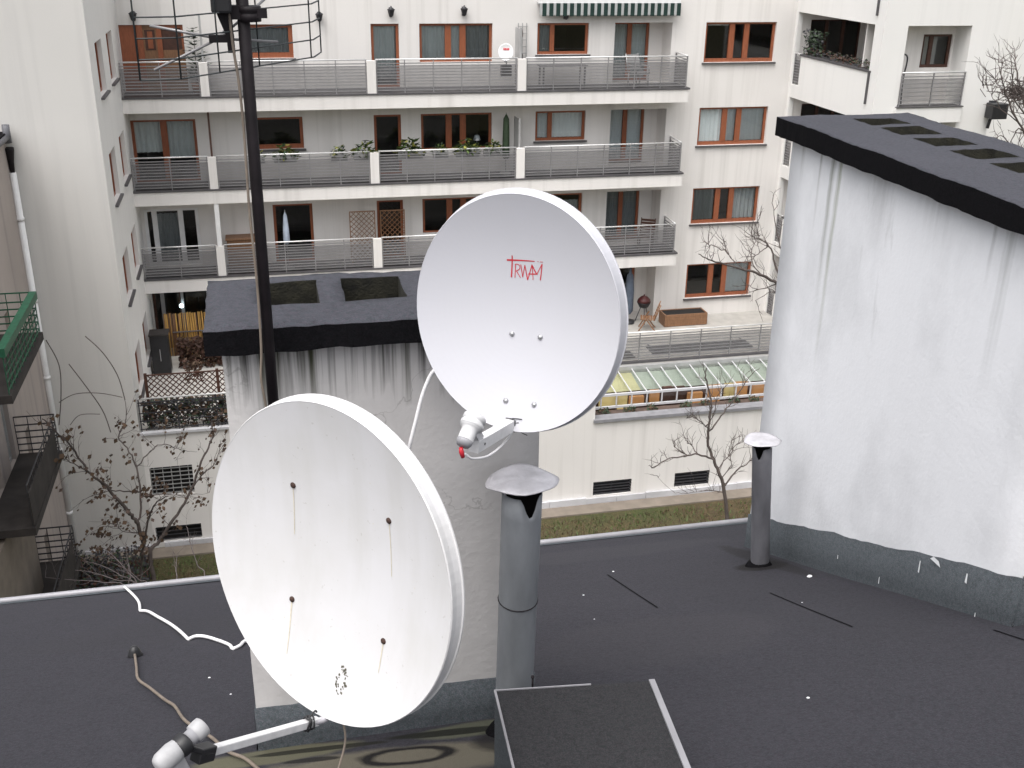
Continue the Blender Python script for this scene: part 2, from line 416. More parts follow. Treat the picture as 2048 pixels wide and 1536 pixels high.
def curtain_mesh(F, u0, u1, z0, z1, d, mat, parent, amp=.03, period=.16):
    n = max(4, int((u1 - u0) / .03)); mb = MB(); ph = rnd.uniform(0, 6)
    for i in range(n):
        a, b_ = u0 + (u1-u0)*i/n, u0 + (u1-u0)*(i+1)/n
        da = d + amp * math.sin(ph + a * 2 * math.pi / period) + amp * .5 * math.sin(a * 23)
        db = d + amp * math.sin(ph + b_ * 2 * math.pi / period) + amp * .5 * math.sin(b_ * 23)
        mb.face([F.p(a, da, z0), F.p(b_, db, z0), F.p(b_, db, z1), F.p(a, da, z1)], 0, True)
    return mb.build('curtain', mat, parent)
def window(F, u0, u1, z0, z1, d, secs, parent=None, mat='brown', t=.09, sill=True, mull=.2, name='window', curtains=None, bottom=None, label=None):
    """secs: widths of the glazed lights; frames between them; curtains: per light (kind, from, to) as fractions of the height"""
    parent = parent or apt
    mb = MB(); dep = .07; bt = bottom if bottom is not None else t
    F.box(mb, u0, u0 + t, d - dep, d, z0, z1); F.box(mb, u1 - t, u1, d - dep, d, z0, z1)
    F.box(mb, u0 + t, u1 - t, d - dep, d, z1 - t * .8, z1); F.box(mb, u0 + t, u1 - t, d - dep, d, z0, z0 + bt)
    tot = (u1 - u0) - 2 * t - mull * (len(secs) - 1); k = tot / sum(secs); u = u0 + t; lights = []
    for i, w in enumerate(secs):
        lights.append((u, u + w * k)); u += w * k
        if i < len(secs) - 1:
            F.box(mb, u, u + mull, d - dep, d + .012, z0 + bt, z1 - t * .8); u += mull
    fr = mb.build(name, M_[mat], parent)
    if label: fr['label'] = label
    for i, (a, b_) in enumerate(lights):
        g = MB(); g.face([F.p(a, d - .045, z0 + bt), F.p(b_, d - .045, z0 + bt), F.p(b_, d - .045, z1 - t * .8), F.p(a, d - .045, z1 - t * .8)])
        g.build('pane', M_['glass'], fr)
        if curtains and curtains[i]:
            for (kind, f0, f1) in ([curtains[i]] if isinstance(curtains[i][0], str) else curtains[i]):
                zz0, zz1 = z0 + bt + (z1 - z0 - bt) * f0, z0 + bt + (z1 - z0 - bt) * f1
                curtain_mesh(F, a - .02, b_ + .02, zz0, zz1, d - .12, M_[kind], fr, .012 if kind == 'blind' else .03)
    if sill:
        s = MB(); F.box(s, u0 - .06, u1 + .06, d - .02, .085, z0 - .06, z0 - .004)
        s.build('sill', M_['sill'], fr)
    return fr

FM = Frame((0, YF, 0), (1, 0, 0), (0, -1, 0))
FN = Frame((0, YF + .9, 0), (1, 0, 0), (0, -1, 0))        # back of the door niches
ZT = .9                                                    # roof height
mb = MB(); holes = []; niche = []
RV = .16
for k in range(4):
    z = -DZ * k; hd = z - 3.0; fl = z - 5.02
    if k == 0: holes.append((-3.93, -2.05, fl, hd, RV))
    elif k == 1: holes.append((-3.93, -1.95, fl, hd, RV))
    elif k == 2: holes.append((-3.85, -2.15, fl + .1, hd, RV))
    else: holes.append((-3.9, -1.0, fl, hd + .15, RV))
    if k in (0, 1): holes.append((-.2, 1.25 + .15 * k, z - 4.02, hd, RV))
    if k == 2: holes.append((.25, 1.55, fl, hd, RV))
    if k < 3:
        holes += [(3.7, 4.6, fl, hd, RV), (5.26, 7.67, z - 4.2, hd, RV), (9.18, 10.95, z - 4.0, hd, RV)]
    holes.append((11.85, 13.88, fl, hd, .9))
    holes.append((15.1, 17.7, z - 4.32, hd, RV))
    niche.append((12.0, 13.4, fl, hd - .05, RV))
holewall(mb, FM, XL, XR, ZG, ZT, holes)
mb.build('wall', M_['cream'], apt)
mb = MB(); holewall(mb, FN, 11.7, 14.0, -13.6, -2.8, niche); mb.build('niche_wall', M_['cream'], apt)
# rooms behind the windows
mb = MB()
mb.face([(-3.95, 40.5, ZG), (22.0, 40.5, ZG), (22.0, 40.5, ZT), (-3.95, 40.5, ZT)])
for k in range(5):
    z = -5.02 - DZ * k + DZ
    mb.box(-3.9, 21.9, YF + .92, 40.4, z - .25, z)
for x in (1.9, 8.1, 11.4, 14.5):
    mb.box(x - .06, x + .06, YF + .95, 40.4, ZG, ZT)
for x in (-3.93, 22.0): mb.box(x - .04, x, YF + .93, 40.45, ZG, ZT)
mb.build('interior', M_['inside'], apt)
mb = MB(); mb.box(-12, 40, YF + .95, 46, ZT, ZT + .2); mb.box(-12, XL + .1, YW - .1, YF + .9, ZT, ZT + .2); mb.box(XR - .1, 22.6, YRW - .1, YF + .9, ZT, ZT + .2)
mb.box(XL + .15, XR - .15, YF - .12, YF + .9, ZT, ZT + .16)
mb.build('roof', M_['capfelt'], apt)

# windows of the main facade
three = [.78, .33, .83]
for k in range(4):
    z = -DZ * k; hd = z - 3.0; fl = z - 5.02
    cur = [[('blind', .9, 1), None, ('blind', .93, 1)], [('blind', 0, 1), ('blind', 0, 1), ('blind', 0, 1)],
           [('dimcurtain', 0, 1), None, ('dimcurtain', 0, 1)], [None, None, ('blind', .0, 1)]][k]
    window(FM, 15.1, 17.7, z - 4.32, hd, -.10, three, curtains=cur, bottom=.12, mull=.19)
    nc = [('curtain', 0, 1), ('blind', 0, 1), ('dimcurtain', 0, 1), None][k]
    window(FN, 12.0, 13.4, fl + .02, hd - .05, -.06, [1, 1], curtains=[nc, nc], sill=False, mull=.16, name='balcony_door')
    if k < 3:
        window(FM, 9.18, 10.95, z - 4.0, hd, -.10, [.42, 1.25], mull=.15,
               curtains=[[('dimcurtain', 0, 1), None], [('blind', 0, 1), ('blind', 0, 1)], [('dimcurtain', 0, 1), ('dimcurtain', 0, .7)]][k])
        window(FM, 5.26, 7.67, z - 4.2, hd, -.10, [.75, .28, .78], sill=False, bottom=.05, mull=.2,
               curtains=[[('curtain', 0, 1), ('curtain', 0, 1), ('dimcurtain', 0, 1)], [None, None, None], [None, None, None]][k])
        window(FM, 3.7, 4.6, fl + .02, hd, -.08, [1], sill=False, name='balcony_door',
               curtains=[[('curtain', .1, 1)], [('dimcurtain', 0, .05)], [None]][k])
window(FM, -.2, 1.25, -4.02, -3.0, -.10, [1], curtains=[('dimcurtain', 0, 1)], bottom=.16, t=.13)
window(FM, -.2, 1.40, -4.02 - DZ, -3.0 - DZ, -.10, [1], bottom=.14, t=.1)
window(FM, .25, 1.55, -10.7, -3.0 - 2 * DZ, -.08, [1], sill=False, name='balcony_door')
window(FM, -3.93, -1.95, -7.85, -5.85, -.10, [.9, .9], curtains=[('curtain', .45, 1), ('curtain', .35, 1)], sill=False, mull=.2, bottom=.1)
window(FM, -3.85, -2.15, -10.62, -8.7, -.05, [.2, .95, .55], mat='white_paint', sill=False, mull=.16, t=.1, curtains=[None, ('dimcurtain', 0, .9), None], label='white framed glazed balcony enclosure')
window(FM, -3.9, -1.0, -13.55, -11.4, -.10, [.8, .9, .9], mat='dkbrown', sill=False, mull=.1)
# top left: panelled wooden door set
mb = MB()
FM.box(mb, -3.93, -3.45, -.12, -.06, -5.0, -3.0); FM.box(mb, -3.43, -3.25, -.12, -.03, -5.0, -3.0); FM.box(mb, -3.25, -2.85, -.12, -.08, -5.0, -3.0, 1)
FM.box(mb, -2.85, -2.70, -.12, -.03, -5.0, -3.0); FM.box(mb, -2.70, -2.05, -.12, -.09, -5.0, -3.75, 1); FM.box(mb, -2.70, -2.05, -.12, -.1, -3.75, -3.1, 2)
FM.box(mb, -2.70, -2.05, -.12, -.05, -3.1, -3.0); FM.box(mb, -2.12, -2.05, -.12, -.05, -3.75, -3.1)
FM.box(mb, -3.2, -2.9, -.12, -.07, -3.75, -3.15, 2); FM.box(mb, -3.12, -2.97, -.12, -.06, -3.7, -3.2)
mb.build('balcony_door', [M_['brown'], M_['wood'], M_['dkbrown']], apt)['label'] = 'panelled wooden balcony door'

# balconies
def rail_run(parent, p0, p1, h=1.03, posts=None, bars=9, name='railing', infill=True, col='railbar'):
    p0, p1 = Vector(p0), Vector(p1); L = (p1 - p0).length; t = (p1 - p0) / L
    mb = MB(); n = posts or max(1, round(L / 1.0))
    up = Vector((0, 0, 1))
    mb.tube([p0 + up * h, p1 + up * h], .024, 8, 1)
    for i in range(n + 1):
        q = p0 + t * (L * i / n); 
        if i == 0: q = q + t * .03
        if i == n: q = q - t * .03
        mb.obox(q + up * (h / 2), t, t.cross(up), up, .014, .022, h / 2 - .01, 0)
    for j in range(bars):
        z = .09 + (h - .29) * j / (bars - 1)
        mb.obox((p0 + p1) / 2 + up * z, t, t.cross(up), up, L / 2, .010, .013, 0)
    mb.obox((p0 + p1) / 2 + up * (h - .12), t, t.cross(up), up, L / 2, .012, .016, 0)
    if infill:
        s = t.cross(up) * .004; a, b_ = p0 + up * .07, p1 + up * .07; hh = up * (h - .25)
        mb.face([a + s, b_ + s, b_ + s + hh, a + s + hh], 2)
    return mb.build(name, [M_[col], M_['handrail'], M_['infill']], parent)
PX = [(-1.63, -1.38), (3.42, 3.70), (8.26, 8.54)]
for k in range(3):
    zt = -5.0 - DZ * k
    mb = MB(); mb.box(XL - .02, 14.15, YB, YF + .02, zt - .46, zt - .04)
    bal = mb.build('balcony', M_['cream'], apt)
    mb = MB(); mb.box(XL, 14.19, YB - .035, YF - .004, zt - .04, zt + .012)
    mb.build('floor_edge', M_['trim'], bal)
    for (a, b_) in PX:
        mb = MB(); mb.box(a, b_, YB - .004, YB + .17, zt + .012, zt + 1.0); mb.build('pillar', M_['cream'], bal)
    ed = [XL + .02] + [x for p in PX for x in p] + [14.08]
    for i in range(0, 8, 2):
        rail_run(bal, (ed[i], YB + .07, zt), (ed[i+1], YB + .07, zt))
    rail_run(bal, (14.08, YB + .10, zt), (14.08, YF, zt), posts=1)
    for x, col, hh in ((8.4, 'rail', 1.95), (-1.5, 'white_paint' if k == 2 else 'dkbrown' if k == 1 else 'rail', 2.34)):
        mb = MB()
        if k == 2 and x < 0: mb.box(x - .07, x + .07, YB + .02, YB + .16, zt + 1.0, zt + 2.39)
        elif x < 0: mb.box(x - .03, x + .03, YB + .25, YB + .31, zt + .01, zt + 2.35)
        else:
            mb.box(x - .03, x + .03, YB + .22, YB + .30, zt + .01, zt + hh); mb.box(x - .012, x + .012, YB + .30, YF - .2, zt + .1, zt + hh - .05)
        mb.build('divider', M_[col], bal)

# left wing: blank end wall and window side
FWE = Frame((0, YW, 0), (1, 0, 0), (0, -1, 0)); FWS = Frame((XL, 0, 0), (0, 1, 0), (1, 0, 0))
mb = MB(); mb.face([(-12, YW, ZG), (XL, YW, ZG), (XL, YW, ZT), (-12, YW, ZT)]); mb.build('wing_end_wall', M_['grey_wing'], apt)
mb = MB(); holes = []
WS = [(30.65, 32.0), (33.2, 34.55)]
for k in range(4):
    for a, b_ in WS: holes.append((a, b_, -4.33 - DZ * k, -2.98 - DZ * k, .2))
holewall(mb, FWS, YW, YF, ZG, ZT, holes); mb.build('wing_side_wall', M_['white_wing'], apt)
for k in range(4):
    for a, b_ in WS: window(FWS, a, b_, -4.33 - DZ * k, -2.98 - DZ * k, -.12, [1, 1], mull=.14)
mb = MB(); mb.box(-9, XL - 1.0, YW + .3, YF, ZG, ZT); mb.build('interior', M_['inside'], apt)

# right wing with corner loggias
FRS = Frame((XR, 0, 0), (0, 1, 0), (-1, 0, 0)); FRE = Frame((0, YRW, 0), (1, 0, 0), (0, -1, 0))
mb = MB(); hs_ = []; he = []
for k in range(5):
    z = -DZ * k
    hs_ += [(31.12, YF - .15, z - 4.06, z - 2.66, .18), (35.62, YF - .15, z - 5.06, z - 4.06, .18)]
    he.append((19.2, 21.37, z - 5.05, z - 2.66, .8))
holewall(mb, FRS, YRW, YF, ZG, ZT, hs_); mb.build('wing_side_wall', M_['white_wing'], apt)
mb = MB(); holewall(mb, FRE, XR, 22.5, ZG, ZT, he); mb.build('wing_end_wall', M_['white_wing'], apt)
FLG = Frame((0, YF - .12, 0), (1, 0, 0), (0, -1, 0)); FREb = Frame((0, YRW + .8, 0), (1, 0, 0), (0, -1, 0))
mb = MB(); bw = []; be = []
for k in range(5):
    bw.append((18.92, 20.85, -5.0 - DZ * k, -2.92 - DZ * k, .1)); be.append((20.28, 21.3, -3.98 - DZ * k, -2.98 - DZ * k, .1))
holewall(mb, FLG, XR + .18, 21.2, ZG, ZT, bw)
mb.box(21.0, 21.1, 31.9, YF - .1, ZG, ZT); mb.box(XR + .18, 21.0, 31.84, 31.9, ZG, ZT)
for k in range(6): mb.box(XR + .02, 21.0, 31.92, YF - .122, -5.5 - DZ * k + DZ, -5.07 - DZ * k + DZ)
holewall(mb, FREb, XR + .3, 22.3, ZG, ZT, be)
mb.build('loggia_wall', M_['cream'], apt)
for k in range(5):
    z = -DZ * k
    window(FLG, 18.92, 20.85, z - 5.0, z - 2.92, -.06, [1, 1, 1], mat='dkbrown', sill=False, mull=.10, t=.06)
    window(FREb, 20.28, 21.3, z - 3.98, z - 2.98, -.06, [.3, .9], sill=False, mull=.12, mat='dkbrown')
    mb = MB(); mb.box(XR - .03, XR + .1, 31.0, 35.66, z - 4.06, z - 4.0); mb.build('parapet_coping', M_['trim'], apt)
    rail_run(apt, (XR + .05, 35.66, z - 5.05), (XR + .05, YF - .15, z - 5.05), posts=1)
    rail_run(apt, (19.2, YRW - .03, z - 5.05), (21.4, YRW - .03, z - 5.05), posts=2, bars=7)
    mb = MB(); mb.box(19.12, 21.42, YRW - .1, YRW - .003, z - 5.53, z - 5.06); mb.build('balcony_edge', M_['white_wing'], apt)
    mb = MB(); mb.box(19.14, 21.44, YRW - .13, YRW + .3, z - 5.06, z - 5.03); mb.build('floor_edge', M_['trim'], apt)
for z0, z1 in ((-5.0, -4.05), (-2.4, -1.6)):
    mb = MB(); mb.box(XR - .06, XR - .004, 31.02, 31.08, z0, z1); mb.build('rain_spout', M_['trim'], apt)
mb = MB(); mb.box(22.3, 22.5, YRW + .004, 37, ZG, ZT); mb.box(22.5, 48, 37, 37.2, ZG, ZT + 3); mb.build('wall', M_['white_wing'], apt)

# terrace on the raised ground floor
TZ = -13.55
M_['paving'] = simple('pale_paving', (.62, .60, .56), .85, .12, 3)
mb = MB(); mb.box(XL, 9.6, 29.52, YF, TZ - .3, TZ); mb.box(9.6, XR, 32.0, YF, TZ - .12, TZ, 1)
M_['tile'] = simple('grey_terrace_tile', (.40, .385, .36), .85, .15, 3)
ter = mb.build('terrace', [M_['paving'], M_['tile']], apt)
mb = MB(); mb.box(9.62, XR, 32.0, 32.12, TZ, TZ + .07); mb.build('kerb', M_['trim'], ter)
rail_run(ter, (9.7, 32.08, TZ + .05), (XR, 32.08, TZ + .05), posts=8, bars=8)
mb = MB(); mb.box(9.3, 9.58, 29.56, 32.0, -14.35, TZ + .3); mb.box(3.0, 9.58, 29.51, 29.7, TZ, TZ + .3); mb.build('parapet', M_['cream'], ter)
# lower wall, plinth
FL = Frame((0, YW, 0), (1, 0, 0), (0, -1, 0))
mb = MB()
low = [(9.65, 10.95, -17.02, -16.52, .2), (12.43, 13.65, -17.0, -16.48, .2), (-3.82, -2.63, -15.56, -14.64, .18), (-3.87, -2.56, -17.12, -16.61, .25)]
holewall(mb, FL, XL, 9.6, ZG, TZ - .02, [h for h in low if h[0] < 9])
holewall(mb, FL, 9.6, XR + .5, ZG, -14.38, [h for h in low if h[0] > 9])
mb.build('wall', M_['cream'], apt)
mb = MB(); mb.box(XL + .02, 1.0, YW - .07, YW + .12, TZ - .02, TZ + .05); mb.build('ledge', M_['plinth'], ter)
mb = MB(); mb.box(9.55, XR, YW - .09, YW + .30, -14.38, -14.28); M_['coping'] = simple('weathered_grey_coping', (.23, .23, .245), .7, .25, 3); mb.build('ledge', M_['coping'], ter)
mb = MB(); x = 6.0
while x < XR:
    w = rnd.uniform(.9, 1.3)
    if not any(h[0] - .02 < x + w and x < h[1] + .02 for h in low): mb.box(x, x + w - .01, YW - .10, YW - .004, ZG, -17.04 + rnd.uniform(-.01, .012))
    else: mb.box(x, x + w - .01, YW - .06, YW - .004, ZG, -17.08)
    x += w
mb.box(XL + .3, 6.0, YW - .07, YW - .004, ZG, -17.12); mb.box(-5.9, XL - .05, YW - .07, YW - .004, ZG, -17.16)
mb.build('plinth', M_['plinth'], apt)
for i, h in enumerate(low):
    mb = MB(); a, b_, c_, e = h[:4]
    mb.box(a + .01, b_ - .01, YW + .17, YW + .2, c_, e, 1)
    if i < 2:
        for j in range(5):
            zz = c_ + .05 + (e - c_ - .1) * j / 4; mb.box(a, b_, YW + .03, YW + .10, zz - .018, zz + .018)
        mb.box((a + b_) / 2 - .02, (a + b_) / 2 + .02, YW + .10, YW + .12, c_, e)
    elif i == 2:
        for j in range(7): zz = c_ + (e - c_) * (j + .5) / 7; mb.box(a, b_, YW + .02, YW + .04, zz - .012, zz + .012, 2)
        for j in range(5): xx = a + (b_ - a) * (j + .5) / 5; mb.box(xx - .012, xx + .012, YW + .045, YW + .06, c_, e, 2)
    else:
        for j in range(4): zz = c_ + (e - c_) * (j + .5) / 4; mb.box(a, b_, YW + .05, YW + .08, zz - .012, zz + .012)
    mb.build('basement_window', [M_['iron'], M_['nearblack'], M_['rail']], apt)
# conservatory roof
mb = MB(); mb.box(9.6, XR, 32.0 - .14, 32.0, -13.80, -13.58)
con = mb.build('conservatory', M_['rail'], apt)
ZE, ZR, YE_, YR_ = -13.86, -13.70, 30.3, 31.9
mb = MB(); mb.face([(9.62, YE_, ZE + .01), (XR, YE_, ZE + .01), (XR, YR_, ZR), (9.62, YR_, ZR)])
mb.face([(9.62, YE_, -14.26), (XR, YE_, -14.26), (XR, YE_, ZE), (9.62, YE_, ZE)]); mb.build('glazing', M_['roofglass'], con)
mb = MB(); mb.box(9.6, XR, YE_ - .04, YE_ + .03, ZE - .03, ZE + .045); mb.box(9.6, XR, YE_ - .04, YE_ + .03, -14.31, -14.24)
x = 10.03
while x < XR:
    mb.tube([(x, YE_ - .01, ZE + .03), (x, YR_, ZR + .03)], .021, 6, 0, True, False); mb.box(x - .017, x + .017, YE_ - .045, YE_ + .01, -14.25, ZE)
    x += .515
M_['bars'] = simple('aluminium_bars', (.55, .55, .57), .5, .08, 4)
mb.build('glazing_bars', M_['bars'], con)
mb = MB(); mb.face([(9.7, 30.8, -13.99), (11.55, 30.8, -13.99), (11.55, 31.9, -13.80), (9.7, 31.9, -13.80)], 1)
mb.face([(11.55, 30.8, -13.99), (XR, 30.8, -13.99), (XR, 31.9, -13.80), (11.55, 31.9, -13.80)], 0); mb.build('blind', [M_['shade_green'], M_['shade_yellow']], con)
mb = MB(); mb.box(9.62, XR, 32.0, 32.1, -17, -13.7); mb.box(9.62, XR, 30.35, 32.0, -15.2, -15.1); mb.build('room', M_['inside'], con)
mb = MB(); x = 10.1
while x < 17.6:
    w = rnd.uniform(.25, .75); hh = rnd.uniform(.3, .62); mi = 1 if x < 11.1 else rnd.choice((0, 0, 0, 2, 0, 1))
    yy = rnd.uniform(30.45, 30.7); zz = rnd.uniform(-14.6, -14.42)
    mb.box(x, x + w, yy, yy + .12, zz, zz + hh, mi); x += w + rnd.uniform(.02, .22)
mb.box(10.0, 17.8, 30.83, 30.88, -14.95, -14.0, 2)
mb.build('glow_painted_display', [M_['orangeglow'], M_['yellowglow'], M_['dkbrown']], con)
mb = MB(); mb.box(9.6, XR, YW + .3, YE_ - .05, -14.6, -14.36); bed = mb.build('planting_bed', M_['soil'], ter)
for i in range(9):
    x0 = 10.0 + i * .9 + rnd.uniform(-.2, .2); mb = MB()
    for j in range(60):
        a = rnd.uniform(0, 6.28); r = rnd.random() ** .5 * .2; h = rnd.uniform(0, .16)
        p = Vector((x0 + r * math.cos(a), 30.05 + .6 * r * math.sin(a), -14.36 + h)); d = Vector((rnd.gauss(0, 1), rnd.gauss(0, 1), rnd.gauss(0, 1))).normalized() * .04; e = d.orthogonal() * .6
        mb.face([p - d, p + e, p + d, p - e], rnd.choice((0, 0, 1)))
    t_ = mb.build('low_plant', [M_['conifer'], M_['deadleaf']], None, recalc=False)
    tag(t_, 'small dark plant in the soil bed along the glass roof edge', 'plant', 'plants in the bed below the glass roof')
# ================================================================== old pinkish tenement on the left
old = thing('old_tenement', (-6.2, 26, ZG), 'old stained pinkish house with small railed balconies beside the cream block', 'building')
FO = Frame((-6.2, 0, 0), (0, 1, 0), (1, 0, 0))
oh = []
for k in range(4):
    z = -3.05 * k
    oh += [(24.45, 25.1, z - 8.85, z - 6.9, .2), (26.3, 26.75, z - 9.8 + .0, z - 8.7, .2), (22.6, 23.6, z - 8.85, z - 6.9, .2)]
mb = MB(); holewall(mb, FO, 14, YW - .06, ZG, -5.05, oh)
mb.face([(-6.2, 14, ZG), (-14, 14, ZG), (-14, 14, -5.05), (-6.2, 14, -5.05)]); mb.build('wall', M_['old_pink'], old)
mb = MB(); mb.box(-14, -6.12, 13.8, YW - .06, -5.05, -4.95); mb.build('roof', M_['capedge'], old)
mb = MB(); mb.tube([(-6.1, 13.8, -4.98), (-6.1, YW - .2, -5.05)], .07, 10); mb.tube([(-6.1, YW - .25, -4.75), (-6.1, YW - .25, -5.2)], .09, 10); mb.build('gutter', M_['dkpipe'], old)
mb = MB(); mb.lathe((-6.13, YW - .15, -5.95), (0, 0, 1), [(0, .055), (.25, .07), (.55, .12), (.62, .12)], 12); mb.build('hopper', M_['mast'], old)
mb = MB(); mb.tube([(-6.13, YW - .15, -5.95), (-6.13, YW - .15, -17.2)], .085, 12)
for z in (-7.2, -9.4, -11.6, -13.8, -15.8): mb.lathe((-6.13, YW - .15, z), (0, 0, 1), [(0, .098), (.09, .098)], 12)
mb.build('downpipe', M_['white_paint'], old)
for k in range(4):
    z = -3.05 * k
    for (a, b_, lo, hi, nm, sec) in ((24.45, 25.1, z - 8.85, z - 6.9, 'balcony_door', [1]), (26.3, 26.75, z - 9.8, z - 8.7, 'window', [1]), (22.6, 23.6, z - 8.85, z - 6.9, 'window', [1, 1])):
        w = window(FO, a, b_, lo, hi, -.1, sec, old, mat='concrete' if nm == 'window' else 'rail', name=nm, mull=.1, sill=False)
        if nm == 'window' and a > 25 and k < 3:
            q = MB(); q.face([FO.p(a, -.25, lo), FO.p(b_, -.25, lo), FO.p(b_, -.25, hi), FO.p(a, -.25, hi)]); q.build('curtain', M_['amber'], w)
    mb = MB(); mb.box(-6.2, -5.22, 21.6, 25.35, z - 9.02, z - 8.84)
    for yy in (22.2, 24.7): mb.box(-6.2, -5.4, yy, yy + .15, z - 9.25, z - 9.02)
    bal = mb.build('balcony', M_['slab_dark'], old)
    gr = (k == 0); rb = M_['green'] if gr else M_['iron']
    mb = MB(); h = .98; z0 = z - 8.84
    for p, q in (((-5.27, 21.65), (-5.27, 25.3)), ((-6.17, 25.3), (-5.27, 25.3))):
        P, Q = Vector((*p, z0)), Vector((*q, z0)); L = (Q - P).length; t = (Q - P) / L; up = Vector((0, 0, 1))
        for f in (.10, .27, .44, .61, .78, 1.0): mb.obox((P + Q) / 2 + up * (h * f), t, t.cross(up), up, L / 2, .012, .014)
        n = max(2, round(L / .3))
        for i in range(n + 1): mb.obox(P + t * (L * i / n) + up * (h / 2), t, t.cross(up), up, .009, .009, h / 2)
    mb.build('railing', rb, bal)
    if gr:
        mb = MB(); mb.box(-5.36, -5.20, 21.6, 25.3, z0 + h - .16, z0 + h + .02); mb.build('trough', M_['green'], bal)
    else:
        mb = MB(); mb.box(-5.25, -5.23, 21.6, 24.9, z0 + .05, z0 + h - .15); mb.build('panel', M_['slab_dark'], bal)
mb = MB(); mb.box(-6.19, -5.9, 19, 24.2, ZG, -12.2); mb.build('buttress', M_['concrete'], old)

# ================================================================== things on the balconies and terrace
def zk(k): return -5.0 - DZ * k + .012
mb = MB(); x0, x1 = 9.15, 14.0; n = 42; F0 = -1.98
aw = thing('awning', (11.5, YF, -2.2), 'striped green and white awning rolled in above the top balcony', 'awning')
q = MB(); q.box(x0, x1, YF - .32, YF - .02, -2.36, -2.2); q.build('cassette', M_['white_paint'], aw)
q = MB()
for i in range(n):
    a, b_ = x0 + (x1 - x0) * (i - (.22 if i % 2 else 0)) / n, x0 + (x1 - x0) * (i + 1 - (0 if i % 2 else .22)) / n
    dz = .0 if i % 2 else .03
    q.box(a, b_ , YF - .36, YF - .345, -2.76 + dz, -2.39, i % 2); q.box(a, b_, YF - .355, YF - .05, -2.39, -2.36, i % 2)
M_['awn'] = simple('awning_dark_green', (.008, .03, .025), .8, .2, 8); M_['awnw'] = simple('awning_white', (.40, .41, .41), .8, .1, 8)
q.build('valance', [M_['awnw'], M_['awn']], aw)
def wall_lamp(x, z):
    t = thing('wall_lamp', (x, YF, z), 'small black wall lantern above the top balcony', 'lamp', 'wall lanterns above the top balcony')
    q = MB(); q.box(x - .05, x + .05, YF - .03, YF - .003, z - .16, z + .12); q.tube([(x, YF - .02, z + .1), (x, YF - .16, z + .16), (x, YF - .18, z + .1)], .014); q.build('bracket', M_['iron'], t)
    q = MB(); q.lathe((x, YF - .18, z - .16), (0, 0, 1), [(0, .03), (.04, .07), (.2, .11), (.22, .13), (.29, .03), (.33, .015)], 8); q.build('lantern', M_['iron'], t)
    return t
for x, z, lb in ((-3.45, -2.72, 'black wall lantern high above the wooden balcony door at the left'), (4.35, -2.62, 'black wall lantern above the single curtained balcony door'), (6.7, -2.6, 'black wall lantern above the wide triple window'), (10.1, -2.72, 'black wall lantern just below the striped awning'), (2.1, -2.75, 'black wall lantern beside the right end of the aerial')):
    wall_lamp(x, z)['label'] = lb

def small_dish(x, y, z):
    t = thing('satellite_dish', (x, y, z), 'small white satellite dish with a red mark on the top balcony railing', 'satellite dish')
    q = MB(); nn = Vector((-.25, -.95, .2)).normalized(); Cc = Vector((x, y, z + .75))
    u = Vector((0, 0, 1)).cross(nn).normalized(); v = nn.cross(u); pts = []; n = 28
    prof = [(0, -.06), (.5, -.045), (.9, -.012), (1, 0), (1.03, -.03)]
    rings = [[Cc + u * (math.cos(6.2832*i/n) * .24 * r) + v * (math.sin(6.2832*i/n) * .27 * r) + nn * d for i in range(n)] for r, d in prof]
    for a in range(len(prof) - 1):
        for i in range(n): q.face([rings[a][i], rings[a][(i+1) % n], rings[a+1][(i+1) % n], rings[a+1][i]], 0, True)
    q.build('reflector', M_['white_paint'], t)
    q = MB()
    for i in range(4): q.obox(Cc + u * (.09 - .05 * i) + v * .1 - nn * .035, u, v, nn, .02, .03, .003)
    q.build('mark', M_['logo'], t)
    q = MB(); q.tube([Cc - nn * .06, (x + .05, y + .1, z + .7), (x + .05, y + .1, z)], .022); q.build('pole', M_['rail'], t)
    q = MB(); q.tube([Cc - v * .26, Cc - v * .3 + nn * .28], .012); q.lathe(Cc - v * .3 + nn * .25, -nn, [(-.08, .02), (0, .03), (.03, .035)], 10); q.build('feed_arm', M_['lnbgrey'], t)
    q = MB(); q.box(x - .12, x + .2, y - .02, y + .24, z, z + .34); q.build('base', M_['black'], t)
small_dish(7.93, YB + .35, zk(0) + .42)

def rail_planter(x, z, label, s=1.0, n=120, mats=('leafgreen', 'leafgreen', 'yellowleaf', 'conifer')):
    y = YB + .26
    t = thing('railing_planter', (x, y, z), label, 'planter', 'planters hung behind the middle railing')
    q = MB(); q.box(x - .28 * s, x + .28 * s, y - .10, y + .10, z - .24, z - .20)
    for a, b_, c, d in ((x - .28 * s, x + .28 * s, y - .10, y - .085), (x - .28 * s, x + .28 * s, y + .085, y + .10), (x - .28 * s, x - .265 * s, y - .085, y + .085), (x + .265 * s, x + .28 * s, y - .085, y + .085)): q.box(a, b_, c, d, z - .20, z)
    for dx in (-.18 * s, .18 * s): q.box(x + dx - .015, x + dx + .015, YB + .05, y - .10, z - .03, z - .015)
    q.build('box', M_['rail'], t)
    q = MB()
    for i in range(int(n * s)):
        a = rnd.uniform(0, 6.28); r = rnd.random() ** .6; px = x + .34 * s * r * math.cos(a); py = y + .2 * r * math.sin(a); h = rnd.uniform(-.12, .30) * s * (1.1 - .7 * r) + (.0 if r < .6 else -.08)
        d = Vector((math.cos(a), math.sin(a), rnd.uniform(-.7, .9))).normalized() * rnd.uniform(.05, .12) * s
        e = d.cross(Vector((rnd.random(), rnd.random(), 1))).normalized() * d.length * .42; p = Vector((px, py, z + h))
        q.face([p - d, p + e, p + d, p - e], rnd.randrange(len(mats)))
    q.build('foliage', [M_[k] for k in mats], t, recalc=False)
    return t
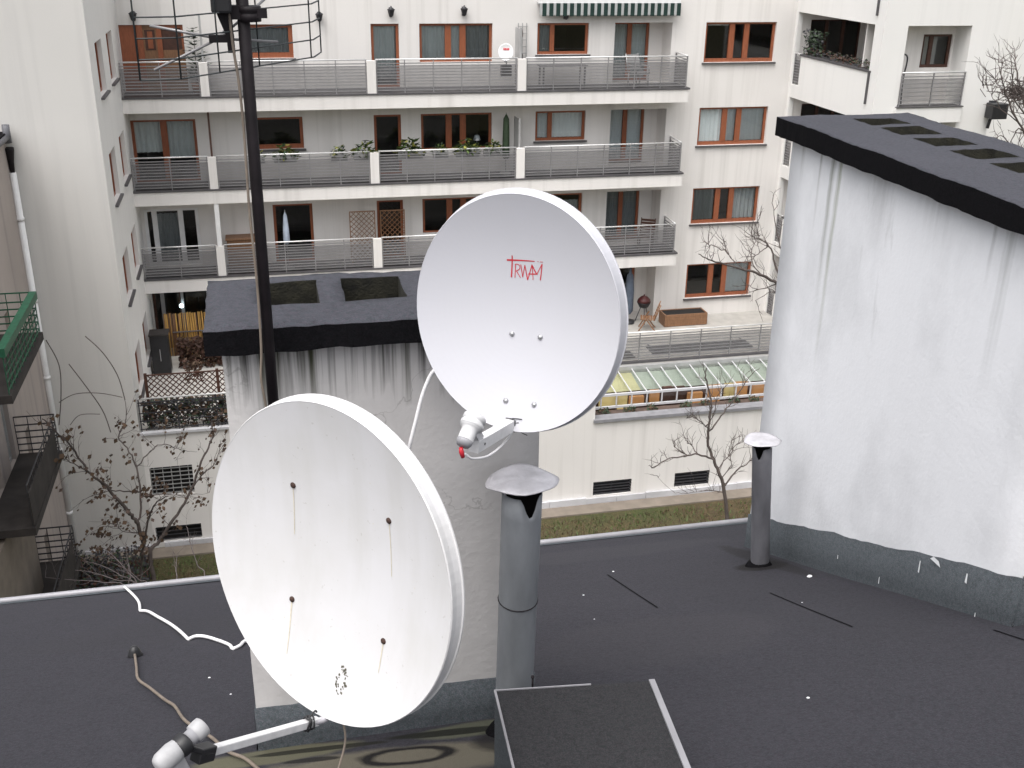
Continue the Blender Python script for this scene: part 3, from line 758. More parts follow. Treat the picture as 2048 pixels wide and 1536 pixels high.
M_['yellowleaf'] = simple('yellow_green_leaf', (.30, .30, .07), .6, .4, 5)
for x, s, lb in ((-.1, .6, 'small planter almost hidden behind the aerial mast on the middle balcony railing'), (.75, 1.0, 'planter with yellow green trailing leaves just right of the aerial mast'),
                 (2.45, .75, 'small planter alone at the middle of the second balcony bay'), (3.3, 1.05, 'planter with brownish leaves left of the dark balcony door'),
                 (4.75, 1.15, 'planter with drooping leaves just right of the dark balcony door'), (5.75, .7, 'low planter under the left end of the wide dark window'),
                 (6.65, 1.1, 'bushy planter under the middle of the wide dark window'), (7.5, .85, 'planter under the right end of the wide dark window')):
    rail_planter(x, zk(1) + .97, lb, s * 1.25)

def fir(x, y, z, h):
    t = thing('potted_fir', (x, y, z), 'thin potted fir tree against the wall beside the wooden balcony door', 'plant')
    q = MB(); q.lathe((x, y, z), (0, 0, 1), [(0, .14), (.3, .19), (.3, .15)], 12); q.build('pot', M_['terracotta'], t)
    q = MB(); q.tube([(x, y, z + .28), (x + .03, y, z + h)], [.02, .006]); q.build('stem', M_['bark'], t)
    q = MB()
    for i in range(16):
        zz = z + .45 + (h - .5) * i / 15; L = .45 * (1 - i / 17)
        for j in range(5):
            a = rnd.uniform(0, 6.28); e = Vector((math.cos(a), math.sin(a) * .8, .25)); s_ = Vector((-math.sin(a), math.cos(a), 0))
            for k in range(6):
                p = Vector((x, y, zz)) + e * L * (k + 1) / 6; q.face([p, p + e * .1 + s_ * .05, p + e * .16, p + e * .1 - s_ * .05], 0)
    q.build('foliage', M_['conifer'], t, recalc=False)
fir(-1.75, YF - .45, zk(0), 1.95)
# trellis with climbing plant by the divider (top balcony)
t = thing('trellis', (8.62, YF, zk(0)), 'pale trellis with a bare climber beside the divider on the top balcony', 'trellis')
q = MB()
for x in (8.52, 8.66, 8.80): q.box(x - .012, x + .012, YF - .06, YF - .04, zk(0), zk(0) + 2.0)
for i in range(9): q.box(8.5, 8.82, YF - .075, YF - .062, zk(0) + .2 + i * .21, zk(0) + .22 + i * .21)
q.build('lattice', M_['rail'], t)
q = MB(); q.tube(smooth_path([(8.6 + .08 * math.sin(i * 1.9), YF - .1, zk(0) + .05 + i * .22) for i in range(9)]), .012); q.build('climber', M_['bark'], t)
# rolled dark green parasol by the middle divider
t = thing('parasol', (8.05, YF - .5, zk(1)), 'closed dark green parasol standing by the divider on the middle balcony', 'parasol')
q = MB(); q.lathe((8.05, YF - .5, zk(1) + .5), (0, 0, 1), [(0, .05), (.1, .13), (.7, .12), (1.35, .1), (1.5, .02)], 10); q.build('canopy', M_['conifer'], t)
q = MB(); q.tube([(8.05, YF - .5, zk(1) + .05), (8.05, YF - .5, zk(1) + 2.05)], .018); q.lathe((8.05, YF - .5, zk(1)), (0, 0, 1), [(0, .2), (.06, .2), (.08, .05)], 16); q.build('pole', M_['rail'], t)
# white parasol at the third balcony
t = thing('parasol', (.62, YB + .4, zk(2)), 'closed pale blue parasol behind the railing of the third balcony beside the mast', 'parasol')
q = MB(); q.lathe((.62, YB + .4, zk(2) + .85), (0, 0, 1), [(0, .06), (.12, .11), (.5, .10), (.95, .06), (1.08, .015)], 10); q.build('canopy', M_['ltblue'], t)
q = MB(); q.tube([(.62, YB + .4, zk(2) + .05), (.62, YB + .4, zk(2) + 2.0)], .016); q.lathe((.62, YB + .4, zk(2)), (0, 0, 1), [(0, .2), (.06, .2), (.08, .05)], 16); q.build('pole', M_['rail'], t)
# chest and trellis panels on the third balcony
t = thing('storage_chest', (-.75, YF - .35, zk(2)), 'brown wooden chest against the wall of the third balcony', 'chest')
q = MB(); q.box(-1.3, -.2, YF - .6, YF - .06, zk(2) + .05, zk(2) + 1.0); q.build('body', M_['wood'], t, bevel=.01)
q = MB(); q.box(-1.34, -.16, YF - .64, YF - .04, zk(2) + 1.0, zk(2) + 1.06); q.build('lid', M_['wood'], t, bevel=.01)
def lattice(mb, F, u0, u1, z0, z1, d, step=.14, w=.011, mi=0, fr=.03):
    H = z1 - z0; L = u1 - u0; n = int((L + H) / step)
    for sgn in (1, -1):
        for i in range(-1, n + 2):
            if sgn == 1: a, b_ = (u0 + i * step - H, z0), (u0 + i * step, z1)
            else: a, b_ = (u0 + i * step, z0), (u0 + i * step - H, z1)
            # clip in u
            (ua, za), (ub, zb) = a, b_
            lo, hi = 0.0, 1.0
            du = ub - ua
            for bound, s in ((u0, 1), (u1, -1)):
                fa = (bound - ua) / du
                if s * du > 0: lo = max(lo, fa)
                else: hi = min(hi, fa)
            if hi - lo < .02: continue
            A = F.p(ua + du * lo, d + .008 * sgn, za + (zb - za) * lo); B = F.p(ua + du * hi, d + .008 * sgn, za + (zb - za) * hi)
            t = (B - A).normalized(); mb.obox((A + B) / 2, t, t.cross(F.n), F.n, (B - A).length / 2, w, .006, mi)
    F.box(mb, u0 - fr, u0, d - .02, d + .02, z0, z1 + fr, mi); F.box(mb, u1, u1 + fr, d - .02, d + .02, z0, z1 + fr, mi); F.box(mb, u0, u1, d - .02, d + .02, z1, z1 + fr, mi)
for (u0, u1, lb) in ((2.75, 3.55, 'brown lattice panel on the third balcony, left of the door'), (3.78, 4.55, 'brown lattice panel standing in front of the third balcony door')):
    q = MB(); lattice(q, FM, u0, u1, zk(2) + .1, zk(2) + 1.75, .5, .17, .010)
    FM.box(q, u0, u0 + .05, .46, .54, zk(2), zk(2) + .1); FM.box(q, u1 - .05, u1, .46, .54, zk(2), zk(2) + .1)
    tag(q.build('garden_trellis', M_['wood']), lb, 'trellis', 'lattice panels on the third balcony')
# wicker chair (third balcony, right)
def chair(x, y, z, rz, name, label, mat, wood=False):
    t = thing(name, (x, y, z), label, 'chair')
    def L_(px, py, pz): c, s = math.cos(rz), math.sin(rz); return Vector((x + px * c - py * s, y + px * s + py * c, z + pz))
    ax, ay, az = L_(1, 0, 0) - L_(0, 0, 0), L_(0, 1, 0) - L_(0, 0, 0), Vector((0, 0, 1))
    for sx in (-1, 1):
        for sy in (-1, 1):
            q = MB()
            if wood: q.obox((L_(sx * .22, sy * .3, 0) + L_(sx * .22, -sy * .05, .62 if sy < 0 else .45)) / 2, ax, (L_(sx * .22, -sy * .05, .62 if sy < 0 else .45) - L_(sx * .22, sy * .3, 0)).normalized().cross(ax), (L_(sx * .22, -sy * .05, .62 if sy < 0 else .45) - L_(sx * .22, sy * .3, 0)).normalized(), .018, .022, (L_(sx * .22, -sy * .05, .62 if sy < 0 else .45) - L_(sx * .22, sy * .3, 0)).length / 2)
            else: q.tube([L_(sx * .24, sy * .24, 0), L_(sx * .24, sy * .22, .42)], .022)
            q.build('leg', mat, t)
    q = MB()
    for i in range(6): q.obox(L_(0, -.22 + i * .09, .44), ax, ay, az, .25, .035, .014)
    q.build('seat', mat, t)
    q = MB()
    for i in range(5): q.obox(L_(0, .27 + i * .035, .55 + i * .1), ax, ay, az, .25, .012, .04)
    for sx in (-1, 1): q.tube([L_(sx * .25, .24, .42), L_(sx * .25, .44, 1.02)], .02)
    q.build('backrest', mat, t)
    q = MB()
    if not wood:
        for sx in (-1, 1): q.tube([L_(sx * .27, -.24, .42), L_(sx * .27, -.2, .66), L_(sx * .27, .26, .68)], .022)
        q.build('armrest', mat, t)
chair(13.2, YF - .55, zk(2), -.5, 'wicker_chair', 'dark brown wicker chair in the corner of the third balcony', M_['dkbrown'])
chair(13.25, YF - 1.15, TZ, -1.9, 'folding_chair', 'wooden folding chair on the terrace left of the wooden planter box', M_['wood'], True)
chair(12.55, YF - .62, zk(0), .3, 'garden_chair', 'pale garden chair behind the right end of the top balcony railing', M_['rail'])
t = thing('garden_table', (9.9, YB + .6, zk(0)), 'grey slatted garden table behind the top balcony railing under the striped awning', 'table')
q = MB()
for i in range(6): q.box(9.1, 10.7, YB + .28 + i * .11, YB + .37 + i * .11, zk(0) + .70, zk(0) + .73)
q.build('tabletop', M_['railbar'], t)
for x in (9.2, 10.6):
    for y in (YB + .33, YB + .85):
        q = MB(); q.box(x - .025, x + .025, y - .025, y + .025, zk(0), zk(0) + .70); q.build('leg', M_['railbar'], t)
t = thing('table_lamp', (7.2, YF + .25, -7.04), 'small white shaded lamp standing inside the wide window of the middle balcony', 'lamp')
q = MB(); q.lathe((7.2, YF + .25, -6.80), (0, 0, 1), [(0, .13), (.16, .08), (.165, .07)], 14); q.build('lamp_shade', M_['blind'], t)
q = MB(); q.lathe((7.2, YF + .25, -7.04), (0, 0, 1), [(0, .07), (.02, .07), (.04, .018), (.26, .014)], 12); q.box(6.6, 7.6, YF + .18, YF + .4, -7.08, -7.045); q.build('stand', M_['rail'], t)
t = thing('planter_box', (14.8, YF - .75, TZ), 'long low wooden planter box filled with black soil on the terrace', 'planter')
q = MB(); a, b_, y0, y1 = 13.95, 15.6, YF - 1.1, YF - .45
for x in (a, b_ - .05): q.box(x, x + .05, y0 + .05, y1 - .05, TZ, TZ + .46)
for i in range(4):
    q.box(a, b_, y0, y0 + .05, TZ + .02 + i * .112, TZ + .125 + i * .112); q.box(a, b_, y1 - .05, y1, TZ + .02 + i * .112, TZ + .125 + i * .112)
q.build('box', M_['wood'], t)
q = MB(); q.box(a + .05, b_ - .05, y0 + .05, y1 - .05, TZ + .3, TZ + .44); q.build('soil', M_['nearblack'], t)
t = thing('parasol', (12.78, YF - .35, TZ), 'closed faded blue parasol standing at the terrace door', 'parasol')
q = MB(); q.lathe((12.78, YF - .35, TZ + .35), (0, 0, 1), [(0, .09), (.12, .17), (.9, .17), (1.35, .13), (1.5, .11), (1.55, .06), (1.75, .02)], 12); q.build('canopy', M_['blue'], t)
q = MB(); q.tube([(12.78, YF - .35, TZ), (12.78, YF - .35, TZ + 2.2)], .02); q.lathe((12.78, YF - .35, TZ), (0, 0, 1), [(0, .25), (.08, .25), (.1, .05)], 16); q.build('pole', M_['iron'], t)
t = thing('barbecue', (13.35, YF - .4, TZ), 'dark red kettle barbecue on legs by the terrace corner', 'barbecue')
q = MB(); q.lathe((13.35, YF - .4, TZ + .55), (0, 0, 1), [(0, .05), (.06, .17), (.2, .24), (.24, .25)], 18); q.build('bowl', M_['black'], t)
q = MB(); q.lathe((13.35, YF - .4, TZ + .795), (0, 0, 1), [(0, .255), (.1, .22), (.2, .12), (.24, .03), (.28, .03)], 18); q.build('lid', M_['red'], t)
for i in range(3):
    a = i * 2.094 + .4; q = MB(); q.tube([(13.35 + .1 * math.cos(a), YF - .4 + .1 * math.sin(a), TZ + .6), (13.35 + .3 * math.cos(a), YF - .4 + .3 * math.sin(a), TZ)], .015); q.build('leg', M_['iron'], t)
for (x0, x1, y0, y1, lb) in ((12.6, 16.3, 32.7, 33.6, 'wide grey slatted mat on the terrace behind the railing'), (10.2, 11.9, 32.5, 33.2, 'short grey slatted mat on the terrace at the edge of the large dish')):
    q = MB(); n = int((y1 - y0) / .15)
    for i in range(n): q.box(x0, x1, y0 + i * .15, y0 + i * .15 + .12, TZ + .005, TZ + .04)
    for x in (x0 + .1, x1 - .15): q.box(x, x + .05, y0, y1 - .03, TZ + .041, TZ + .05)
    tag(q.build('deck_mat', M_['trim']), lb, 'mat', 'deck mats on the terrace')

# left terrace: lattice, hedge, reed screen
rail_run(ter, (XL + .03, 29.58, TZ + .03), (2.5, 29.58, TZ + .03), posts=6, bars=4, infill=False, col='iron')
t = thing('lattice_screen', (-2.6, 29.9, TZ), 'brown diagonal lattice screen on posts along the lower terrace railing', 'trellis')
q = MB(); lattice(q, Frame((0, 29.95, 0), (1, 0, 0), (0, -1, 0)), -3.62, -1.72, TZ + .25, -11.95, 0, .17, .014); lattice(q, Frame((0, 29.95, 0), (1, 0, 0), (0, -1, 0)), -1.66, .3, TZ + .25, -11.95, 0, .17, .014)
q.build('lattice', M_['dkbrown'], t)
for x in (-3.66, -1.69, .33):
    q = MB(); q.box(x - .04, x + .04, 29.91, 29.99, TZ, -11.88); q.build('post', M_['dkbrown'], t)
def leafmass(name, label, cat, x0, x1, y0, y1, z0, z1, n, mats, size, parent=None):
    q = MB()
    for i in range(n):
        p = Vector((rnd.uniform(x0, x1), rnd.uniform(y0, y1), z0 + (z1 - z0) * rnd.random() ** .8))
        d = Vector((rnd.gauss(0, 1), rnd.gauss(0, 1), rnd.gauss(0, 1))).normalized() * rnd.uniform(.5, 1.2) * size; e = d.orthogonal().normalized() * d.length * .5
        q.face([p - d, p + e, p + d, p - e], rnd.randrange(len(mats)))
    o = q.build(name, mats, parent, recalc=False)
    if label: tag(o, label, cat)
    return o
leafmass('hedge', 'dark ground level planting behind the lower terrace railing', 'hedge', -3.85, .4, 29.62, 29.9, TZ, TZ + .92, 2600, [M_['soil'], M_['deadleaf'], M_['conifer'], M_['iron']], .075)
leafmass('hedge', 'rust brown clipped beech hedge between the reed screen and the lattice', 'hedge', -3.1, .6, 34.3, 34.8, TZ, TZ + .95, 3600, [M_['hedge'], M_['hedge'], M_['deadleaf'], M_['dkbrown']], .085)
leafmass('shrub', 'loose brown shrub growing through the lattice on the lower terrace', 'shrub', -2.6, -2.1, 30.1, 30.5, TZ + 1.2, TZ + 1.85, 130, [M_['hedge'], M_['deadleaf']], .075)
t = thing('reed_screen', (-2.5, 35.6, TZ), 'yellow reed screen with a rail along it at the back of the lower terrace', 'screen')
q = MB(); x = -3.55
while x < .6: q.tube([(x, 35.6, TZ), (x + rnd.uniform(-.02, .02), 35.6 + rnd.uniform(-.02, .02), TZ + 1.5 + rnd.uniform(-.03, .03))], rnd.uniform(.014, .024), 5, rnd.choice((0, 0, 1))); x += .042
q.build('reeds', [M_['reed'], M_['wood']], t)
q = MB(); q.tube([(-3.3, 35.54, TZ + .86), (.6, 35.54, TZ + .88)], .022); q.build('rail', M_['railbar'], t)
t = thing('garden_cabinet', (-3.45, 34.0, TZ), 'black garden cabinet beside the reed screen at the wing wall', 'cabinet')
q = MB(); q.box(-3.88, -3.32, 33.9, 34.4, TZ + .05, TZ + 1.35); q.build('body', M_['black'], t, bevel=.012)
q = MB(); q.box(-3.9, -3.29, 33.86, 34.43, TZ + 1.35, TZ + 1.4); q.build('lid', M_['slab_dark'], t)
q = MB(); q.box(-3.61, -3.59, 33.88, 33.90, TZ + .5, TZ + .9); q.build('handle', M_['rail'], t)
t = thing('ceiling_lamp', (-2.95, YF - .45, -11.3), 'small glowing bulb under the lowest balcony at the left', 'lamp')
q = MB(); q.lathe((-2.95, YF - .45, -11.95), (0, 0, 1), [(0, .01), (.03, .06), (.09, .07), (.14, .03)], 12); q.build('bulb', M_['bulb'], t)
q = MB(); q.tube([(-2.95, YF - .45, -11.81), (-2.95, YF - .45, -11.2)], .012); q.build('rod', M_['iron'], t)
for x, w in ((-3.55, .06), (-2.92, .05)):
    q = MB(); q.box(x - w, x + w, YF - .3, YF - .22, TZ, -11.18); q.build('post', M_['railbar'], ter)
# right wing details
t = thing('flower_box', (XR + .3, 33.3, -4.0), 'bushy evergreen trough along the parapet of the right wing loggia', 'planter')
q = MB(); q.box(XR + .12, XR + .34, 31.3, 35.6, -4.22, -3.98); q.build('trough', M_['trim'], t)
leafmass('foliage', None, None, XR + .02, XR + .36, 31.3, 35.6, -4.0, -3.75, 500, [M_['conifer'], M_['soil'], M_['hedge'], M_['iron']], .06, t)
leafmass('foliage', None, None, XR + .02, XR + .4, 34.6, 35.7, -4.0, -3.2, 350, [M_['conifer'], M_['conifer'], M_['iron']], .075, t)
t = thing('wall_box', (22.55, YRW - .2, -5.2), 'black box lamp fixed at the corner of the right wing', 'lamp')
q = MB(); q.box(22.28, 22.82, YRW - .45, YRW - .06, -5.42, -4.95); q.build('body', M_['black'], t, bevel=.02)
q = MB(); q.box(22.4, 22.6, YRW - .12, YRW - .004, -5.0, -4.9); q.build('bracket', M_['iron'], t)
q = MB(); q.tube([(22.5, YRW - .1, -5.42), (22.46, YRW - .08, -5.75)], .05); q.build('conduit', M_['iron'], t)
t = thing('exercise_frame', (19.55, YRW + .4, -5.05), 'thin black bent metal frame inside the upper loggia of the right wing', 'frame')
q = MB(); q.tube(smooth_path([(19.3, YRW + .35, -3.5), (19.5, YRW + .35, -3.55), (19.55, YRW + .35, -3.75), (19.5, YRW + .35, -4.3), (19.55, YRW + .35, -5.03)]), .025); q.build('tube', M_['iron'], t)

# ================================================================== trees
def twigs(mb, path, r, depth, n, length, tips, droop=0.0):
    for _ in range(n):
        i = rnd.randrange(len(path) - 1); f = rnd.random(); p = Vector(path[i]).lerp(Vector(path[i+1]), f); t = (Vector(path[i+1]) - Vector(path[i])).normalized()
        s = Vector((rnd.gauss(0, 1), rnd.gauss(0, 1), rnd.gauss(0, 1))); s = (s - t * s.dot(t)).normalized()
        d = (t * rnd.uniform(.3, .9) + s * rnd.uniform(.5, 1.0) + Vector((0, 0, .45 - droop))).normalized(); L = length * rnd.uniform(.5, 1.2)
        pts = [p]; 
        for j in range(4):
            d = (d + Vector((rnd.gauss(0, .22), rnd.gauss(0, .22), rnd.gauss(.06, .2)))).normalized(); pts.append(pts[-1] + d * L / 4)
        mb.tube(pts, [r, r * .85, r * .7, r * .5, r * .3], 4, 0, False)
        tips += pts[2:]
        if depth: twigs(mb, pts, r * .6, depth - 1, 2, length * .55, tips, droop)
def tree(name, label, limbs, base, bark, tw=(3, .7, .013, 1), leaves=0, extra=(), leafsize=.07, cluster=None, thick=.6):
    t = thing(name, base, label, 'tree')
    tips = []; trunk = MB(); br = MB(); done = []
    for i, (r, pts) in enumerate(limbs):
        r = r * thick
        if i == 0: pts = [base] + list(pts)
        elif Vector(pts[0]).z > base[2] + 1.6:                        # limbs leave the wood already there
            near = min(done, key=lambda p: (p - Vector(pts[0])).length); off = near - Vector(pts[0]); K = len(pts)
            pts = [Vector(p) + off * (1 - j / (K - 1)) for j, p in enumerate(pts)]
        else: pts = [Vector(base)] + list(pts)
        path = smooth_path(pts, 5); N = len(path)
        path = path[:1] + [p + Vector((rnd.gauss(0, .012), rnd.gauss(0, .012), rnd.gauss(0, .012))) for p in path[1:]]
        done += path; rr = [r * (1 - .78 * j / (N - 1)) for j in range(N)]
        (trunk if i == 0 else br).tube(path, rr, 7, 0, True)
        twigs(br, path[N // 5:] if i == 0 else path, tw[2], tw[3], int(tw[0] * (1 + N / 10)), tw[1], tips)
        tips.append(path[-1])
    for r, pts in extra: br.tube(smooth_path(pts, 6), r, 4, 0, False)
    if leaves:
        q = MB()
        for _ in range(leaves):
            c = rnd.choice(tips)
            for k in range(rnd.choice((1, 1, 2, 3))):
                p = c + Vector((rnd.gauss(0, .05), rnd.gauss(0, .05), rnd.gauss(-.03, .06))); d = Vector((rnd.gauss(0, .5), rnd.gauss(0, .5), -1)).normalized() * rnd.uniform(.6, 1.3) * leafsize; e = d.orthogonal().normalized() * d.length * rnd.uniform(.4, .7)
                q.face([p, p + d * .5 + e, p + d, p + d * .5 - e], rnd.choice((0, 0, 0, 1)))
        q.build('leaves', [M_['deadleaf'], M_['soil']], t, recalc=False)
    if cluster:
        (cx, cy, cz, sx, sz, n) = cluster; q = br
        for _ in range(n):
            p = Vector((cx + rnd.gauss(0, sx), cy + rnd.gauss(0, sx), cz + rnd.gauss(0, sz))); d = Vector((rnd.gauss(0, 1), rnd.gauss(0, 1), rnd.gauss(0, .5))).normalized() * .2
            q.tube([p - d, p + d], .012, 3, 0, False)
    trunk.build('trunk', M_[bark], t); br.build('crown', M_[bark], t, recalc=False)
    return t
T1 = [(0.11,[(-3.55,25.5,-16.29),(-3.57,25.71,-15.23),(-3.35,25.93,-15.02),(-3.02,26.14,-14.63),(-2.54,26.36,-14.03),(-2.12,26.57,-13.12),(-1.81,26.79,-12.61),(-1.78,27.0,-12.22)]),(0.08,[(-3.89,25.5,-16.17),(-3.67,25.25,-14.89),(-3.42,25.0,-13.88),(-3.17,24.75,-13.27),(-2.81,24.5,-12.94)]),(0.085,[(-3.34,25.5,-14.69),(-3.46,25.37,-14.03),(-3.61,25.23,-13.65),(-3.93,25.1,-13.06),(-4.11,24.97,-12.68),(-4.34,24.83,-12.39),(-4.67,24.7,-11.74),(-4.85,24.57,-11.27),(-5.17,24.43,-10.81),(-5.31,24.3,-10.57)]),(0.05,[(-3.62,25.5,-13.75),(-3.52,25.63,-13.33),(-3.54,25.77,-12.67),(-3.7,25.9,-12.15),(-3.96,26.03,-11.85),(-3.77,26.17,-11.51),(-3.77,26.3,-11.1)]),(0.035,[(-4.0,25.5,-13.27),(-4.41,25.83,-13.37),(-4.72,26.17,-13.55),(-5.17,26.5,-13.9)]),(0.03,[(-2.46,25.5,-13.58),(-2.13,25.6,-13.16),(-1.73,25.7,-12.82),(-1.52,25.8,-12.18)]),(0.03,[(-3.44,25.5,-12.69),(-3.15,25.75,-12.35),(-2.85,26.0,-12.29),(-2.53,26.25,-12.59),(-2.19,26.5,-12.82)]),(0.03,[(-4.82,25.5,-12.12),(-5.09,25.0,-11.79),(-5.28,24.5,-11.66)]),(0.022,[(-3.49,25.5,-14.16),(-4.03,25.67,-14.3),(-4.4,25.83,-14.2),(-4.58,26.0,-14.57)]),(0.022,[(-2.92,25.5,-13.47),(-2.6,25.7,-13.53),(-2.32,25.9,-13.74),(-1.95,26.1,-13.81)]),(0.02,[(-3.3,25.5,-14.77),(-3.46,25.33,-14.39),(-3.91,25.17,-14.17),(-4.38,25.0,-14.3)])]
T1thin = [(0.012,[(-3.65,25.5,-10.76),(-3.76,25.6,-10.14),(-4.04,25.7,-9.57),(-4.39,25.8,-9.17)]),(0.012,[(-4.08,25.5,-11.59),(-4.21,25.57,-11.01),(-4.53,25.63,-10.35),(-4.83,25.7,-9.81)]),(0.012,[(-5.23,25.5,-11.29),(-5.09,25.57,-10.54),(-5.04,25.63,-9.79),(-5.25,25.7,-9.17)]),(0.01,[(-5.15,25.5,-10.7),(-4.77,25.57,-10.54),(-4.22,25.63,-10.59),(-3.73,25.7,-10.77)]),(0.01,[(-4.98,25.5,-11.31),(-4.74,25.6,-11.11),(-4.3,25.7,-11.17)])]
T2 = [(0.11,[(12.75,26.0,-16.45),(12.59,26.06,-15.36),(12.37,26.12,-14.69),(12.14,26.19,-14.19),(11.98,26.25,-13.59),(12.01,26.31,-12.97),(12.03,26.38,-12.47),(11.83,26.44,-11.78),(11.86,26.5,-11.55)]),(0.05,[(12.08,26.0,-14.37),(11.51,25.84,-14.04),(10.93,25.68,-13.93),(10.44,25.52,-13.85),(10.03,25.36,-13.95),(9.83,25.2,-13.74)]),(0.03,[(11.21,26.0,-14.06),(10.98,26.2,-13.87),(10.97,26.4,-13.73)]),(0.03,[(11.58,26.0,-14.12),(11.41,26.25,-13.83),(11.39,26.5,-13.74)]),(0.05,[(12.6,26.0,-15.25),(13.05,26.2,-14.78),(13.4,26.4,-14.7),(13.79,26.6,-14.43)]),(0.045,[(11.92,26.0,-13.39),(12.33,26.25,-13.08),(12.77,26.5,-12.69),(13.36,26.75,-12.03),(13.76,27.0,-11.85)]),(0.03,[(11.87,26.0,-13.23),(11.52,25.83,-12.88),(11.17,25.67,-12.62),(10.94,25.5,-12.57)]),(0.03,[(12.31,26.0,-14.62),(12.67,26.1,-14.23),(12.92,26.2,-13.9),(13.19,26.3,-13.81)]),(0.03,[(11.85,26.0,-13.38),(11.95,25.8,-12.83),(11.9,25.6,-12.12),(12.03,25.4,-11.59)]),(0.025,[(12.5,26.0,-15.32),(12.07,26.12,-15.26),(11.66,26.25,-15.36),(11.16,26.38,-15.38),(10.63,26.5,-14.89)]),(0.025,[(12.52,26.0,-14.91),(12.81,26.17,-14.53),(12.76,26.33,-14.11),(12.95,26.5,-13.72)])]
T3 = [(0.13,[(17.15,26.5,-18.16),(16.11,26.5,-14.52),(15.46,26.5,-12.17),(14.91,26.5,-10.43)]),(0.09,[(14.91,26.5,-10.43),(14.09,26.33,-9.42),(13.36,26.17,-8.89),(12.72,26.0,-8.58),(12.03,25.83,-8.34),(11.37,25.67,-8.1),(10.9,25.5,-7.84)]),(0.06,[(14.27,26.5,-9.64),(13.73,26.62,-8.77),(13.49,26.75,-8.12),(13.19,26.88,-7.92),(13.02,27.0,-7.84)]),(0.03,[(12.34,26.5,-8.55),(12.09,26.65,-8.19),(12.23,26.8,-7.88)]),(0.03,[(11.74,26.5,-8.37),(11.54,26.65,-8.09),(11.65,26.8,-7.97)]),(0.03,[(12.96,26.5,-8.75),(12.75,26.6,-8.42),(12.9,26.7,-8.03),(13.22,26.8,-7.79)]),(0.05,[(14.54,26.5,-9.95),(14.18,26.75,-9.12),(13.97,27.0,-8.31),(13.82,27.25,-7.51),(13.81,27.5,-6.86)]),(0.03,[(13.53,26.5,-9.01),(13.16,26.65,-9.25),(13.0,26.8,-9.22)]),(0.03,[(14.18,26.5,-9.48),(13.69,26.75,-9.46),(13.38,27.0,-9.75)]),(0.025,[(13.36,26.5,-8.04),(13.21,26.67,-8.25),(13.01,26.83,-8.5),(12.8,27.0,-8.61)]),(0.025,[(13.44,26.5,-7.3),(13.31,26.75,-7.5),(13.25,27.0,-7.28)])]
T4 = [(0.14,[(24.74,28.0,-10.77),(23.65,28.0,-7.82),(22.86,28.0,-5.97)]),(0.07,[(22.86,28.0,-5.97),(22.13,28.2,-5.11),(21.76,28.4,-4.27),(21.58,28.6,-3.59),(21.75,28.8,-3.33)]),(0.06,[(23.09,28.0,-6.57),(22.08,27.92,-5.79),(21.35,27.83,-5.03),(20.8,27.75,-4.3),(20.49,27.67,-3.87),(20.21,27.58,-3.99),(19.83,27.5,-3.98)]),(0.05,[(23.16,28.0,-6.88),(22.38,28.13,-6.43),(21.66,28.25,-5.84),(21.35,28.38,-5.56),(21.36,28.5,-5.8)]),(0.03,[(20.73,28.0,-3.92),(20.67,28.15,-3.52),(20.8,28.3,-3.4)]),(0.03,[(21.48,28.0,-5.06),(20.97,28.1,-4.71),(20.74,28.2,-4.44),(20.59,28.3,-4.17)]),(0.04,[(21.98,28.0,-5.07),(21.48,28.17,-4.52),(21.33,28.33,-3.69),(21.27,28.5,-3.22)]),(0.03,[(20.99,28.0,-4.34),(20.9,28.15,-4.22),(20.78,28.3,-3.89)]),(0.04,[(22.14,28.0,-5.8),(21.75,28.17,-5.38),(21.67,28.33,-6.0),(21.61,28.5,-6.33)]),(0.03,[(22.28,28.0,-6.4),(21.97,28.17,-5.98),(22.02,28.33,-5.27),(21.88,28.5,-4.86)])]
S1 = [(0.008,[(-3.6,23.0,-14.64),(-3.99,23.33,-14.32),(-4.46,23.67,-14.19),(-4.9,24.0,-14.23)]),(0.008,[(-3.55,23.0,-14.65),(-3.78,23.17,-14.17),(-4.04,23.33,-13.83),(-4.31,23.5,-13.62)]),(0.008,[(-3.49,23.0,-14.66),(-4.08,23.17,-14.34),(-4.58,23.33,-14.17),(-4.99,23.5,-14.16)]),(0.008,[(-3.75,23.0,-14.69),(-3.72,23.17,-14.25),(-3.77,23.33,-13.93),(-3.78,23.5,-13.55)]),(0.008,[(-2.76,23.0,-14.69),(-2.71,23.25,-14.29),(-2.67,23.5,-14.03)]),(0.008,[(-2.12,23.0,-14.63),(-2.2,23.17,-14.17),(-2.31,23.33,-13.7),(-2.36,23.5,-13.31)]),(0.007,[(-3.32,23.0,-14.69),(-3.51,22.9,-14.24),(-3.72,22.8,-13.88),(-4.0,22.7,-13.58)]),(0.007,[(-3.72,23.0,-14.67),(-4.37,23.17,-14.37),(-4.99,23.33,-14.33),(-5.67,23.5,-14.27)])]

